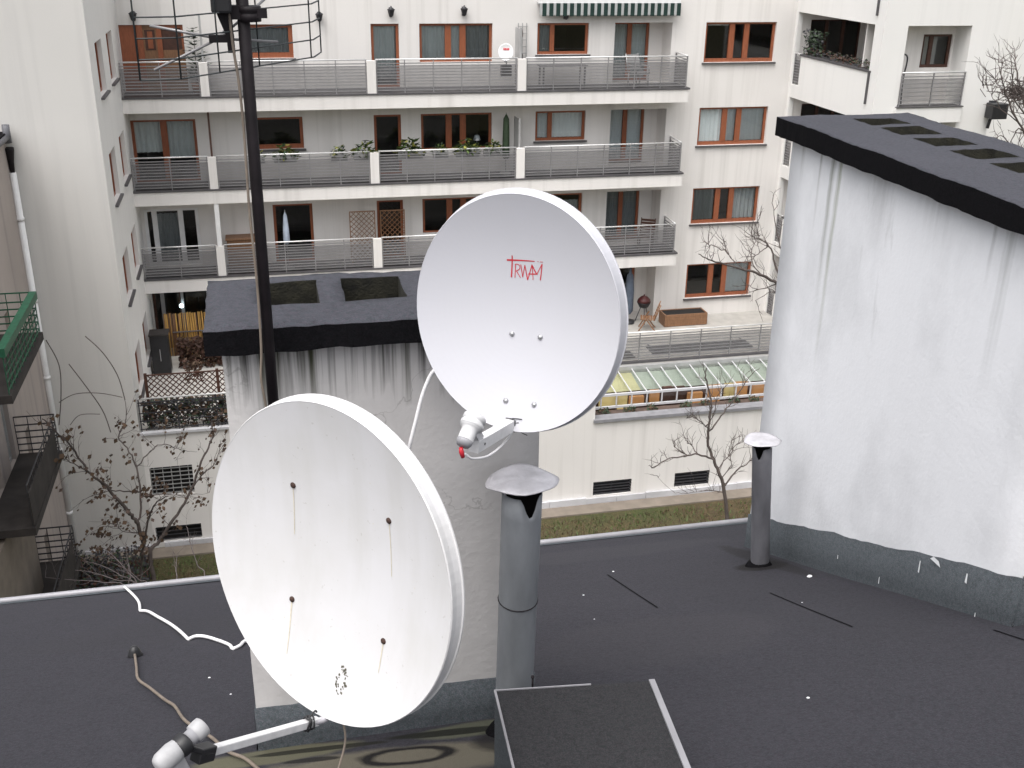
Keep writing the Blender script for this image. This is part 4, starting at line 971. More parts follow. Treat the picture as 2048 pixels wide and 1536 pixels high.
tree('garden_tree', 'leggy tree with scattered brown leaves in front of the blank left wing', T1, (-3.5, 25.3, ZG), 'bark', (3.4, .6, .0075, 1), 300, T1thin, .10)
tree('bare_tree', 'small bare tree with a forked crown in the grass between the vent pipes', T2, (12.85, 26, ZG), 'bark', (3.2, .55, .010, 1))
tree('bare_tree', 'bare tree reaching out from behind the right chimney stack', T3, (17.3, 26.5, ZG), 'bark', (3.4, .6, .010, 1))
tree('bare_tree', 'bare tree with a dense dark twig clump at the right wing corner', T4, (25.5, 28, ZG), 'bark', (3.2, .8, .012, 1), cluster=(21.9, 28.4, -4.35, .35, .16, 260))
t = thing('bare_shrub', (-3.4, 22.8, ZG), 'thin leafless pale shrub just behind the roof edge', 'shrub')
q = MB(); tips = []
for r, pts in S1:
    path = smooth_path([(-3.4 + rnd.uniform(-.2, .2), 22.8, ZG)] + list(pts), 5); q.tube(path, [.016 * (1 - .6 * i / len(path)) for i in range(len(path))], 4, 0, False); twigs(q, path[8:], .005, 1, 5, .5, tips)
q.build('stems', M_['barkpale'], t, recalc=False)
leafmass('hedge', 'dark tangled ivy bank below the old house balconies', 'hedge', -6.1, -3.9, 24.5, 28.4, ZG, ZG + .9, 6000, [M_['conifer'], M_['iron'], M_['hedge'], M_['iron']], .07)
# ================================================================== the roof in the foreground
KR, CR = .44, -1.5624
M_['eave'] = simple('weathered_eave_metal', (.30, .295, .315), .55, .25, 3, .2)
def zr_(y): return CR - KR * y
YE = 8.16
DN = Vector((0, 1, -KR)).normalized(); RN = Vector((0, KR, 1)).normalized()
roofb = thing('rooftop', (0, YE, ZG), 'dark grey felt roof sloping down to a metal eave in the foreground', 'building')
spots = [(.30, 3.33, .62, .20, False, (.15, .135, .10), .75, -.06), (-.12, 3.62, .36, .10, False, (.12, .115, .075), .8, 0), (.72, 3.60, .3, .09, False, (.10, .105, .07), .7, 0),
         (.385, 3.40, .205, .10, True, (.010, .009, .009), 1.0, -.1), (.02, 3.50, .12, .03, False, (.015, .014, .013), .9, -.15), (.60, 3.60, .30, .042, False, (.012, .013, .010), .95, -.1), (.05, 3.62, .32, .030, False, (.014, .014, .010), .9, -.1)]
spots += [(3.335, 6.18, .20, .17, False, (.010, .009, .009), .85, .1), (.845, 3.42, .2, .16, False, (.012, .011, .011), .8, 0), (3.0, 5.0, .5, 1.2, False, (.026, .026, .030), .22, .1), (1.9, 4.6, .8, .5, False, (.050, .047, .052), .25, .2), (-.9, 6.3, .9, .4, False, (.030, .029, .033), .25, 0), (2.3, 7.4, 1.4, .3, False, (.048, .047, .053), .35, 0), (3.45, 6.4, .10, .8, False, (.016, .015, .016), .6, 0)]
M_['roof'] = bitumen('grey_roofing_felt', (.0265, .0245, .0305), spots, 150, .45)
q = MB(); N = 60; X0, X1 = -9.0, 12.0; Y0 = -1.5
nx, ny = 84, 46
def und(x, y): return .010 * math.sin(x * 1.3 + y * .7) * math.sin(y * .9 - x * .35) + .004 * math.sin(x * 5.1 + 1.3) * math.sin(y * 4.2)
for i in range(nx):
    for j in range(ny):
        P = []
        for (a, b_) in ((i, j), (i+1, j), (i+1, j+1), (i, j+1)):
            x = X0 + (X1 - X0) * a / nx; y = Y0 + (YE - Y0) * b_ / ny; P.append((x, y, zr_(y) + und(x, y) * min(1, (YE - y) * 2)))
        q.face(P, 0, True)
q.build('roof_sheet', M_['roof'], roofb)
q = MB()                                               # lapped sheets, 4 mm proud, running down the slope
def sheet_edge(x0, y0, x1, y1, w=.012):
    A = Vector((x0, y0, zr_(y0) + und(x0, y0) + .004)); B = Vector((x1, y1, zr_(y1) + und(x1, y1) + .004)); n = 8
    for i in range(n):
        a, b_ = A.lerp(B, i / n), A.lerp(B, (i+1) / n); a.z = zr_(a.y) + und(a.x, a.y) + .003; b_.z = zr_(b_.y) + und(b_.x, b_.y) + .003
        s = Vector((w * .5, 0, 0)); q.face([a - s, a + s, b_ + s, b_ - s])
for e in ((2.272, 6.50, 2.19, 5.30), (2.96, 5.33, 2.92, 4.33), (3.47, 3.94, 3.45, 3.3)):
    q = MB(); sheet_edge(*e); q.build('lap_seam', M_['capedge'], roofb)
q = MB(); y = YE
q.face([(X0, y - .10, zr_(y - .10) + .006), (X1, y - .10, zr_(y - .10) + .006), (X1, y, zr_(y) + .006), (X0, y, zr_(y) + .006)], 1)
q.tube([(X0, y + .01, zr_(y) + .012), (-2, y + .014, zr_(y) + .010), (1.2, y + .004, zr_(y) + .016), (X1, y + .01, zr_(y) + .012)], .026, 8)
q.tube([(X0, y + .03, zr_(y) - .06), (X1, y + .03, zr_(y) - .06)], .05, 8)
q.build('eave_flashing', [M_['eave'], M_['flash']], roofb)
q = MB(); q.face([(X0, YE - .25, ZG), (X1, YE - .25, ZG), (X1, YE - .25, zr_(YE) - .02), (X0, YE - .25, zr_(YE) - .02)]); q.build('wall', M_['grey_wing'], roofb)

# ---- middle chimney
def wavy_box(x0, x1, y0, y1, z0, z1, n=40, amp=.0022, mi_side=1, mi_top=0, holes=(), seed=0):
    """cap slab with ragged felted edges, flue openings cut through"""
    r = random.Random(seed); q = MB()
    xs = sorted({x0, x1, *[h[0] for h in holes], *[h[1] for h in holes]}); ys = sorted({y0, y1, *[h[2] for h in holes], *[h[3] for h in holes]})
    def fine(a, st): 
        o = []
        for i in range(len(a) - 1):
            k = max(1, int((a[i+1] - a[i]) / st))
            o += [a[i] + (a[i+1] - a[i]) * j / k for j in range(k)]
        return o + [a[-1]]
    xs, ys = fine(xs, .045), fine(ys, .045)
    J = {}
    def V(i, j):
        if (i, j) not in J:
            ex = i in (0, len(xs)-1); ey = j in (0, len(ys)-1); a = amp * (1.6 if ex or ey else 1)
            J[(i, j)] = (r.uniform(-a, a), r.uniform(-a, a), r.uniform(-amp, amp) - (.006 if ex or ey else 0) + .004 * math.sin(xs[i] * 9 + seed) * math.sin(ys[j] * 7), r.uniform(-amp, amp) + .003 * math.sin(xs[i] * 7 + ys[j] * 5) + .0022 * math.sin(xs[i] * 31 + ys[j] * 23))
        d = J[(i, j)]; return Vector((xs[i] + d[0], ys[j] + d[1], z1 + d[2]))
    def Bt(i, j): d = J[(i, j)]; p = V(i, j); return Vector((p.x, p.y, z0 + d[3]))
    inside = lambda cx, cy: any(h[0] < cx < h[1] and h[2] < cy < h[3] for h in holes)
    for i in range(len(xs) - 1):
        for j in range(len(ys) - 1):
            cx, cy = (xs[i] + xs[i+1]) / 2, (ys[j] + ys[j+1]) / 2
            if inside(cx, cy): continue
            q.face([V(i, j), V(i+1, j), V(i+1, j+1), V(i, j+1)], mi_top, True)
            [V(a, b_) for a, b_ in ((i, j), (i+1, j), (i+1, j+1), (i, j+1))]
            q.face([Bt(i, j), Bt(i+1, j), Bt(i+1, j+1), Bt(i, j+1)], mi_side)
            for (di, dj, e) in ((-1, 0, ((i, j), (i, j+1))), (1, 0, ((i+1, j), (i+1, j+1))), (0, -1, ((i, j), (i+1, j))), (0, 1, ((i, j+1), (i+1, j+1)))):
                ni, nj = i + di, j + dj; out = not (0 <= ni < len(xs)-1 and 0 <= nj < len(ys)-1)
                hol = (not out) and inside((xs[ni] + xs[ni+1]) / 2, (ys[nj] + ys[nj+1]) / 2)
                if out or hol: q.face([V(*e[0]), V(*e[1]), Bt(*e[1]), Bt(*e[0])], mi_side if out else 2)
    return q
M_['flue'] = simple('mossy_flue', (.016, .015, .009), .95, .95, 14, bmp=.8)
def chimney(label, x0, x1, y0, y1, ztop, cap, capz, holes, mat, flash_h, seed, base_y, flakes=()):
    t = thing('chimney_stack', ((x0+x1)/2, (y0+y1)/2, zr_((y0+y1)/2)), label, 'chimney')
    q = MB(); r = random.Random(seed); zb = min(zr_(y0), zr_(y1)) - .2
    n = 14
    for (a, b_) in (((x0, y0), (x1, y0)), ((x1, y0), (x1, y1)), ((x1, y1), (x0, y1)), ((x0, y1), (x0, y0))):
        nn = 10; mm = 14
        nor = Vector((b_[1] - a[1], a[0] - b_[0], 0)).normalized()
        def pt(i, j):
            f = i / nn; x, y = a[0] + (b_[0]-a[0])*f, a[1] + (b_[1]-a[1])*f; z = zb + (ztop - zb) * j / mm
            rr = random.Random(hash((round(x*200), round(y*200), j, seed)) & 0xffffff)
            d = rr.uniform(-.0012, .0012) if 0 < i < nn else 0
            e = rr.uniform(-.0012, .0012)
            return Vector((x + e, y + e, z)) + nor * d
        for i in range(nn):
            for j in range(mm): q.face([pt(i, j), pt(i+1, j), pt(i+1, j+1), pt(i, j+1)], 0, True)
    for h in holes:                                        # open shafts
        for (a, b_) in (((h[0], h[2]), (h[1], h[2])), ((h[1], h[2]), (h[1], h[3])), ((h[1], h[3]), (h[0], h[3])), ((h[0], h[3]), (h[0], h[2]))):
            q.face([(*a, ztop - .8), (*b_, ztop - .8), (*b_, ztop - .002), (*a, ztop - .002)], 1)
        q.face([(h[0], h[2], ztop - .45), (h[1], h[2], ztop - .45), (h[1], h[3], ztop - .45), (h[0], h[3], ztop - .45)], 1)
    q.build('stack', [mat, M_['flue']], t)
    q = wavy_box(*cap, *capz, holes=[(h[0] + .005, h[1] - .005, h[2] + .005, h[3] - .005) for h in holes], seed=seed)
    q.build('cap', [M_['capfelt'], M_['capedge'], M_['flue']], t)
    # felt upstand with a ragged top
    q = MB()
    def up(a, b_, h0, h1, off, n=46, jag=.025):
        nor = Vector((b_[1] - a[1], a[0] - b_[0], 0)).normalized() * off; prev = None
        for i in range(n + 1):
            f = -.006 + 1.012 * i / n; x, y = a[0] + (b_[0]-a[0])*f, a[1] + (b_[1]-a[1])*f
            lo = Vector((x, y, zr_(y) - .03)) + nor * 2.2; mid = Vector((x, y, zr_(y) + .05)) + nor * 1.2
            hi = Vector((x, y, zr_(y) + h0 + (h1 - h0) * f + jag * (math.sin(i * .35 + seed) * .35 + math.sin(i * .9 + seed * 2) * .2 + r.uniform(-.18, .18)))) + nor
            if prev: q.face([prev[0], lo, mid, prev[1]], 0, True); q.face([prev[1], mid, hi, prev[2]], 0, True); q.face([prev[2], hi, hi - nor * 1.0, prev[2] - nor * 1.0], 0)
            prev = (lo, mid, hi)
    for (a, b_, h0, h1, jag) in flash_h: up(a, b_, h0, h1, .008, 46, jag)
    for (fy, z0, L_, w_) in flakes:
        q.face([(x0 - .022, fy - w_, z0), (x0 - .022, fy + w_, z0), (x0 - .024, fy + w_ * .4, z0 + L_), (x0 - .024, fy - w_ * .6, z0 + L_)], 1)
    q.build('flashing', [M_['flash'], M_['blind']], t)
    return t
cx0, cx1, cy0, cy1 = -.188, .985, 3.72, 4.14
mh = [(-.05, .178, 3.86, 4.135), (.262, .50, 3.855, 4.135), (.60, .84, 3.855, 4.135)]
chimney('low white chimney stack with black run-off streaks behind the two dishes', cx0, cx1, cy0, cy1, -1.36, (-.238, 1.035, 3.628, 4.222), (-1.392, -1.296), mh,
        chimney_mat('stained_white_render', (.56, .545, .54), (.022, .020, .018), -1.385, .55, 1.2, 34.0, .45, .45, .25, .45, .64), [((cx0, cy0), (cx1, cy0), .215, .21, .006), ((cx1, cy0), (cx1, cy1), .2, .2, .01), ((cx0, cy1), (cx0, cy0), .2, .2, .01)], 3, 0)
rx0, rx1, ry0, ry1 = 3.6, 4.42, 3.97, 6.95
rh = [(3.97, 4.27, y - .135, y + .135) for y in (6.72, 6.36, 5.98, 5.58, 5.2, 4.82, 4.44)]
chimney('tall long white chimney stack on the right with a black felt cap', rx0, rx1, ry0, ry1, -1.30, (3.51, 4.52, 3.86, 7.05), (-1.335, -1.20), rh,
        chimney_mat('weathered_white_render', (.78, .79, .82), (.16, .165, .13), -1.33, 2.4, .55, 3.4, .10, .62, 0.0, .62, .74, .22, [(6.36, .035, 1.1, (.14, .15, .11), .9), (6.27, .03, 1.5, (.17, .19, .10), .9), (6.52, .02, .6, (.20, .20, .18), .8), (6.78, .03, .35, (.22, .22, .20), .8), (4.55, .05, 1.0, (.30, .31, .30), .8), (4.68, .02, .4, (.18, .18, .17), .8), (5.75, .12, .55, (.35, .35, .36), .5), (5.2, .2, .4, (.4, .4, .4), .4)]), [((rx0, ry1), (rx0, ry0), .30, .30, .020), ((rx0, ry0), (rx1, ry0), .3, .3, .03), ((rx1, ry1), (rx0, ry1), .29, .29, .02)], 8, 0, [(5.11, -3.78, .05, .004), (4.75, -3.47, .08, .006), (4.343, -3.28, .06, .009), (4.62, -3.325, .03, .05), (4.22, -3.42, .03, .004), (5.6, -3.9, .03, .004)])

# ---- vent pipes
def vent_pipe(label, top, bot, r, notch_az, mat, hat_r, seed, seam=True):
    t = thing('vent_pipe', bot, label, 'vent pipe', 'sheet metal vent pipes on the roof')
    T, B = Vector(top), Vector(bot); ax = (B - T).normalized(); u = ax.orthogonal(); u = (Vector((1, 0, 0)) - ax * ax.x).normalized(); w = ax.cross(u)
    if w.y > 0: w = -w
    q = MB(); n = 40; L = (B - T).length
    def rad(az): return u * math.sin(az) + w * math.cos(az)      # az 0 faces the camera side (-y), + to the right
    rings = []
    for zi in range(5):
        row = []
        for i in range(n):
            az = 2 * math.pi * i / n; d = (az - notch_az + math.pi) % (2 * math.pi) - math.pi
            t0 = max(0, .085 * (1 - (abs(d) / .46) ** 1.5)) if abs(d) < .46 else 0.0
            f = [t0, max(t0, .10), L * .42, L * .43, L][zi]; rr = r * (1.0 if zi < 3 else .99)
            row.append(T + ax * f + rad(az) * rr)
        rings.append(row)
    for a in range(4):
        for i in range(n): q.face([rings[a][i], rings[a][(i+1) % n], rings[a+1][(i+1) % n], rings[a+1][i]], 0, True)
    for i in range(n):                                            # inner skin
        p = [rings[0][i], rings[0][(i+1) % n]]; c = lambda P: T + ax * ((P - T).dot(ax)) + (P - T - ax * ((P - T).dot(ax))) * .97
        q.face([c(p[0]), c(p[1]), T + ax * .5 + rad(2*math.pi*(i+1)/n) * r * .97, T + ax * .5 + rad(2*math.pi*i/n) * r * .97], 1, True)
        q.face([p[0], p[1], c(p[1]), c(p[0])], 0)
    q.face([T + ax * .45 + rad(2*math.pi*i/n) * r * .97 for i in range(n)], 1)
    q.build('pipe', [mat, M_['nearblack']], t)
    q = MB(); k = 26                                             # bent oval sheet hat, ends drooping
    H = T + Vector((0, 0, .035)); rings = []
    for a in range(8):
        row = []
        for i in range(k):
            an = 2 * math.pi * i / k; x = hat_r * a / 7 * math.cos(an); y = hat_r * .86 * a / 7 * math.sin(an) * abs(math.sin(an)) ** .45
            row.append(H + Vector((x, y, .014 - .018 * (x / hat_r) ** 2 - .004 * (y / hat_r) ** 2 + .003 * math.sin(an * 5 + seed) * (a / 7))))
        rings.append(row)
    for a in range(7):
        for i in range(k):
            if a == 0: q.face([rings[0][0], rings[1][i], rings[1][(i+1) % k]], 0, True)
            else: q.face([rings[a][i], rings[a][(i+1) % k], rings[a+1][(i+1) % k], rings[a+1][i]], 0, True)
    o = q.build('hat', M_['zinc'], t); md = o.modifiers.new('thick', 'SOLIDIFY'); md.thickness = .004; md.offset = -1
    q = MB()
    for az in (notch_az + 1.6, notch_az - 1.6, notch_az + math.pi): q.obox(T + rad(az) * r * .95 + Vector((0, 0, .012)), rad(az), rad(az + 1.5708), ax, .003, .012, .016)
    q.build('hat_stay', M_['zinc'], t)
    if seam:
        q = MB(); q.tube([T + ax * (L * .425 + .006 * math.cos(2*math.pi*i/24)) + rad(2*math.pi*i/24) * (r * 1.012) for i in range(25)], .0025, 5); q.build('seam', M_['mast'], t)
    q = MB(); q.lathe(B + Vector((0, 0, -.03)), (0, 0, 1), [(0, r * 1.55), (.03, r * 1.35), (.055, r * 1.06), (.075, r * 1.01)], 24); q.build('collar', M_['capedge'], t)
    return t
vent_pipe('thick grey vent pipe with a bent sheet hat beside the low chimney', (.866, 3.5, -1.965), (.845, 3.5, zr_(3.5)), .077, .22, M_['pipe'], .142, 1)
vent_pipe('slim dark vent pipe with a pale hat at the foot of the tall chimney', (3.243, 6.2, -3.312), (3.335, 6.2, zr_(6.2)), .068, -.75, M_['dkpipe'], .137, 4, False)

# ---- roof hatch
t = thing('roof_hatch', (1.0, 2.6, zr_(2.6)), 'felt covered roof hatch box with metal edge trims at the bottom', 'roof hatch')
def hz(y): return -2.285 - .1 * y
A_, B_, C_, D_ = (.6915, 3.15), (1.262, 3.08), (1.16, 2.2), (.618, 2.2)
C_, D_ = (1.10, 1.75), (.585, 1.75)
top = [Vector((x, y, hz(y))) for x, y in (A_, B_, C_, D_)]
q = MB()
for i in range(4):
    a, b_ = top[i], top[(i+1) % 4]; q.face([a, b_, Vector((b_.x, b_.y, zr_(b_.y) - .3)), Vector((a.x, a.y, zr_(a.y) - .3))])
q.build('box', M_['flash'], t)
M_['hatchfelt'] = bitumen('hatch_felt', (.0185, .0175, .0195), (), 200, .6)
q = MB(); n = 16
for i in range(n):
    for j in range(n):
        P = []
        for a, b_ in ((i, j), (i+1, j), (i+1, j+1), (i, j+1)):
            f, g_ = a / n, b_ / n; p = (top[0].lerp(top[1], f)).lerp(top[3].lerp(top[2], f), g_); P.append(p + Vector((0, 0, .006 + .003 * math.sin(a * 1.7) * math.sin(b_ * 1.1))))
        q.face(P, 0, True)
q.build('lid', M_['hatchfelt'], t)
def strip(mb, a, b_, w, h, off=0):
    d = (b_ - a); L = d.length; d.normalize(); s = d.cross(Vector((0, 0, 1))).normalized(); mb.obox((a + b_) / 2 + s * off + Vector((0, 0, .008)), d, s, s.cross(d), L / 2, w, h)
q = MB(); strip(q, top[1], top[2], .011, .006, -.010); q.build('edge_trim', M_['eave'], t)
q = MB(); strip(q, top[3], top[0], .004, .005, .0); q.build('edge_trim', M_['eave'], t)
q = MB(); strip(q, top[0], top[0].lerp(top[1], .62), .002, .003, .0); q.build('edge_trim', M_['eave'], t)
q = MB(); P0 = top[0].lerp(top[1], .25) + Vector((0, .02, -.02)); q.tube([P0, P0 + Vector((0, 0, .06))], .004, 6); q.lathe(P0 + Vector((0, 0, .06)), (0, 0, 1), [(0, .007), (.006, .007)], 8); q.build('bolt', M_['mast'], t)

# ---- dishes
def dish_surface(Cc, nn, u, v, w, h, dep, skirt, flare):
    q = MB(); n = 96; rs = [i / 18 for i in range(19)]
    prof = [(r, -dep * (1 - r * r)) for r in rs] + [(1.006, .0015), (1.012, -.002), (1.0 + flare * .6, -skirt * .5), (1.0 + flare, -skirt), (1.0 + flare + .010, -skirt - .001), (1.0 + flare + .009, -skirt - .006), (1.0 + flare - .004, -skirt - .004)]
    back = [(1.0 + flare - .012, -skirt + .002), (.985, -.012), (.9, -dep * .19 - .006), (.6, -dep * .64 - .006), (.3, -dep * .91 - .006), (0.0, -dep - .006)]
    prof += back
    P = lambda r, d, i: Cc + u * (math.cos(2*math.pi*i/n) * w / 2 * r) + v * (math.sin(2*math.pi*i/n) * h / 2 * r) + nn * d
    for a in range(len(prof) - 1):
        (r0, d0), (r1, d1) = prof[a], prof[a+1]
        for i in range(n):
            if r0 < 1e-6: q.face([P(0, d0, 0), P(r1, d1, i), P(r1, d1, i+1)], 0, True)
            elif r1 < 1e-6: q.face([P(r0, d0, i), P(r0, d0, i+1), P(0, d1, 0)], 0, True)
            else: q.face([P(r0, d0, i), P(r0, d0, i+1), P(r1, d1, i+1), P(r1, d1, i)], 0, True)
    return q
def on_dish(Cc, nn, u, v, w, h, dep, a, b_, off=.0015):
    r2 = (a / (w/2)) ** 2 + (b_ / (h/2)) ** 2
    return Cc + u * a + v * b_ + nn * (-dep * (1 - r2) + off)
def ribbon(q, f, pts, w0, w1, mi=0, n=8):
    path = smooth_path([Vector((a, b_, 0)) for a, b_ in pts], n); N = len(path)
    for i in range(N - 1):
        d = (path[i+1] - path[i]).normalized(); s = Vector((-d.y, d.x, 0)); wa = w0 + (w1 - w0) * i / (N-1); wb = w0 + (w1 - w0) * (i+1) / (N-1)
        q.face([f(*(path[i] + s * wa)[:2]), f(*(path[i] - s * wa)[:2]), f(*(path[i+1] - s * wb)[:2]), f(*(path[i+1] + s * wb)[:2])], mi)
def dish_mat(name, col, age):
    m, nt, b = nodes(name)
    st = ramp(nt, noise(nt, 1.0, 5, coords(nt, (9, 9, .9))), [(.45, 0.0), (.8, 1.0)]); bl = ramp(nt, noise(nt, 4, 5), [(.4, 0.0), (.75, 1.0)]); sp = ramp(nt, noise(nt, 55, 2), [(.70, 0.0), (.76, 1.0)])
    c = mixc(nt, math_(nt, 'MULTIPLY', st, .30 * age), col, (.44, .43, .38)); c = mixc(nt, math_(nt, 'MULTIPLY', bl, .26 * age), c, (.50, .49, .44)); c = mixc(nt, math_(nt, 'MULTIPLY', sp, .3 * age), c, (.33, .31, .26))
    nt.links.new(c, b.inputs['Base Color']); b.inputs['Roughness'].default_value = .42; b.inputs['Specular IOR Level'].default_value = .35
    bump(nt, b, noise(nt, 2.5, 3), .05, .02); return m
M_['dishold'] = dish_mat('aged_white_dish_paint', (.68, .675, .69), 1.0); M_['dishnew'] = dish_mat('clean_white_dish_paint', (.56, .56, .60), .15)
M_['eave_'] = None
M_['streak'] = simple('rust_run', (.62, .57, .46), .6, .15, 60); M_['fleck'] = simple('worn_dark_print', (.10, .095, .07), .7, .4, 80)

# front dish
Cf = Vector((.086, 2.708, -1.711)); nf = Vector((-.714, -.694, .095)).normalized(); uf = Vector((0, 0, 1)).cross(nf).normalized(); uf = -uf if uf.x > 0 else uf; vf = nf.cross(uf); vf = vf if vf.z > 0 else -vf
wf, hf, df = .90, .99, .075
fd = thing('satellite_dish', (.35, 3.2, zr_(3.2)), 'large aged white satellite dish with rusty bolts and rust runs in front', 'satellite dish')
F1 = lambda a, b_, off=.0012: on_dish(Cf, nf, uf, vf, wf, hf, df, a, b_, off)
q = dish_surface(Cf, nf, uf, vf, wf, hf, df, .046, .014)
BF = [(.1675, .1932), (-.1947, .1941), (.1711, -.186), (-.188, -.1907)]; ends = [(.171, .03), (-.203, .02), (.165, -.36), (-.1845, -.29)]
for (a, b_), e in zip(BF, ends):
    light = b_ > 0; ribbon(q, F1, [(a, b_), ((a + e[0]) / 2, (b_ + e[1]) / 2), e], .0026 if not light else .0016, .0012, 1)
r_ = random.Random(4)
for i in range(46):                                        # worn remains of a printed emblem
    ang = r_.uniform(0, 6.28); rr = r_.uniform(.55, 1.0); a = -.05 + .021 * rr * math.cos(ang) + r_.gauss(0, .002); b_ = -.372 + .044 * rr * math.sin(ang); s = r_.uniform(.0015, .0048)
    if abs(math.cos(ang)) < .15 and math.sin(ang) < 0: continue
    q.face([F1(a + s * math.cos(k * 1.2566 + i) * r_.uniform(.6, 1.2), b_ + s * math.sin(k * 1.2566 + i) * r_.uniform(.6, 1.3)) for k in range(5)], 2)
for i in range(26):
    a, b_ = r_.uniform(-.3, .3), r_.uniform(-.42, .42); s = r_.uniform(.0008, .0018)
    if (a / .45) ** 2 + (b_ / .49) ** 2 < .9: q.face([F1(a + s * math.cos(k * 1.2566), b_ + s * math.sin(k * 1.2566)) for k in range(5)], 1)
q.build('reflector', [M_['dishold'], M_['streak'], M_['fleck']], fd, recalc=False)
for a, b_ in BF:
    q = MB(); q.lathe(F1(a, b_, -.002), nf, [(0, .0095), (.004, .0095), (.0075, .006), (.009, .0005)], 12); q.build('bolt', M_['rust'], fd)
arm0, arm1 = Vector((.0596, 2.6826, -2.226)) , Vector((-.2606, 2.3712, -2.0236))
d_ = (arm1 - arm0).normalized(); s_ = d_.cross(Vector((0, 0, 1))).normalized(); up_ = s_.cross(d_)
q = MB(); L = (arm1 - arm0).length; q.obox(arm0 + d_ * (L / 2 + .01), d_, s_, up_, L / 2 - .02, .0115, .0125); q.build('feed_arm', M_['lnbwhite'], fd, bevel=.003)
q = MB(); q.tube(smooth_path([arm0 + d_ * .06, arm0 + Vector((.015, .0, .008)), arm0 + Vector((.07, .07, .04)), arm0 + Vector((.1, .14, .16))]), .011, 8); q.build('arm_root', M_['zinc'], fd)
fc, ft = Vector((-.2652, 2.3667, -1.9396)), Vector((-.325, 2.318, -1.957)); al = (F1(0, -.02) - fc).normalized()
al = ((fc - ft).normalized() * .75 + al * .25).normalized()
q = MB(); q.lathe(fc - al * .012, al, [(-.058, .020), (-.012, .021), (-.010, .026), (0, .027), (.010, .0275), (.022, .0265), (.025, .022), (.026, 0)], 24, 0, [0, 0, 1, 1, 1, 1, 1])
lnb = q.build('lnb', [M_['lnbgrey'], M_['lnbdull']], fd)
q = MB(); q.lathe(ft - al * .01, al, [(-.055, 0.0), (-.05, .022), (-.035, .029), (.0, .030), (.018, .026), (.024, .021)], 20)
dn = (Vector((0, 0, -1)) - al * (-al.z)).normalized(); q.obox(ft - al * .02 + dn * .045, al, al.cross(dn), dn, .026, .021, .05)
q.build('lnb_body', M_['lnbdull'], lnb, bevel=.006)
q = MB(); q.lathe(fc - al * .075, al, [(0, .0285), (.03, .0305), (.034, .024)], 18); pc = (arm1 + fc - al * .06) / 2
q.obox(pc, (arm1 - (fc - al * .06)).normalized(), d_, (arm1 - (fc - al * .06)).normalized().cross(d_).normalized(), (arm1 - fc).length / 2 + .012, .02, .02)
q.obox(arm1 + d_ * .005, d_, s_, up_, .028, .019, .021); q.build('clamp', M_['black'], fd, bevel=.004)
q = MB(); k0 = arm0 + d_ * .075
for j in range(3):
    ph = j * 1.1; ring = [k0 + d_ * (.012 * j - .012) + s_ * (math.cos(a * .5236 + ph) * (.017 + .004 * math.sin(a + j))) + up_ * (math.sin(a * .5236 + ph) * (.021 + .004 * math.cos(a * 2))) for a in range(13)]
    q.tube(ring, .0032, 6)
q.tube(smooth_path([k0 + up_ * .018, k0 + up_ * .035 + d_ * -.02, k0 + up_ * .03 - d_ * .03]), .003, 6); q.build('wire_tie', M_['black'], fd)
q = MB(); q.lathe(Cf - nf * .085, -nf, [(0, .09), (.02, .085), (.05, .05), (.07, .03)], 16)
hub = Cf - nf * .15; q.tube([hub, Vector((.27, 2.98, hub.z - .1)), Vector((.24, 3.2, -2.12)), Vector((.24, 3.74, -2.12))], .02, 10); q.obox(Vector((.24, 3.716, -2.12)), (1, 0, 0), (0, 1, 0), (0, 0, 1), .06, .006, .08); q.build('wall_bracket', M_['zinc'], fd)
tc = MB(); tc.tube(smooth_path([arm0 + Vector((.02, .02, .01)), arm0 + Vector((.05, .03, -.02)), arm0 + Vector((.06, -.0, -.09)), arm0 + Vector((.03, -.04, -.17)), arm0 + Vector((.0, -.06, -.24))], 8), .0035, 6)
tc.build('feed_cable', M_['cable_beige'], fd)

# upper dish
Cu = Vector((.767, 3.252, -1.179)); nu = Vector((-.604, -.793, .078)).normalized(); uu = Vector((0, 0, 1)).cross(nu).normalized(); uu = -uu if uu.x > 0 else uu; vu = nu.cross(uu); vu = vu if vu.z > 0 else -vu
wu, hu, du = .72, .792, .078
ud = thing('satellite_dish', (.9, 3.72, -1.3), 'clean pale grey satellite dish with red lettering, the higher of the two big dishes', 'satellite dish')
F2 = lambda a, b_, off=.0012: on_dish(Cu, nu, uu, vu, wu, hu, du, a, b_, off)
dish_surface(Cu, nu, uu, vu, wu, hu, du, .040, .030).build('reflector', M_['dishnew'], ud, recalc=False)
q = MB(); ST = [([(.0636, .1683), (.014, .173), (-.035, .1766)], .0030, .0014), ([(-.044, .1772), (-.0505, .1776)], .0008, .0008), ([(-.0545, .1778), (-.0647, .1785)], .0012, .0010),
  ([(.0449, .186), (.0452, .1632), (.0485, .1106)], .0020, .0024), ([(.0336, .1584), (.0359, .1102)], .0016, .0012), ([(.0336, .1584), (.0206, .156), (.0193, .1437), (.0322, .1337)], .0013, .0013), ([(.0301, .134), (.016, .113)], .0014, .0011),
  ([(.015, .1589), (.0082, .1162)], .0014, .0014), ([(.0082, .1162), (.0007, .1587)], .0012, .0013), ([(.0007, .1587), (-.0094, .1091)], .0015, .0020), ([(-.0094, .1091), (-.0254, .1645)], .0014, .0016),
  ([(-.0254, .1645), (-.0291, .112)], .0013, .0013), ([(-.0113, .1301), (-.0449, .1343)], .0016, .0020), ([(-.0263, .1605), (-.0419, .133)], .0022, .0020), ([(-.0419, .133), (-.0621, .1719)], .0012, .0014), ([(-.0621, .1719), (-.0554, .1152)], .0014, .0020)]
for pts, a, b_ in ST: ribbon(q, lambda x, y: F2(x, y, .001), pts, a, b_)
q.build('lettering', M_['logo'], ud, recalc=False)
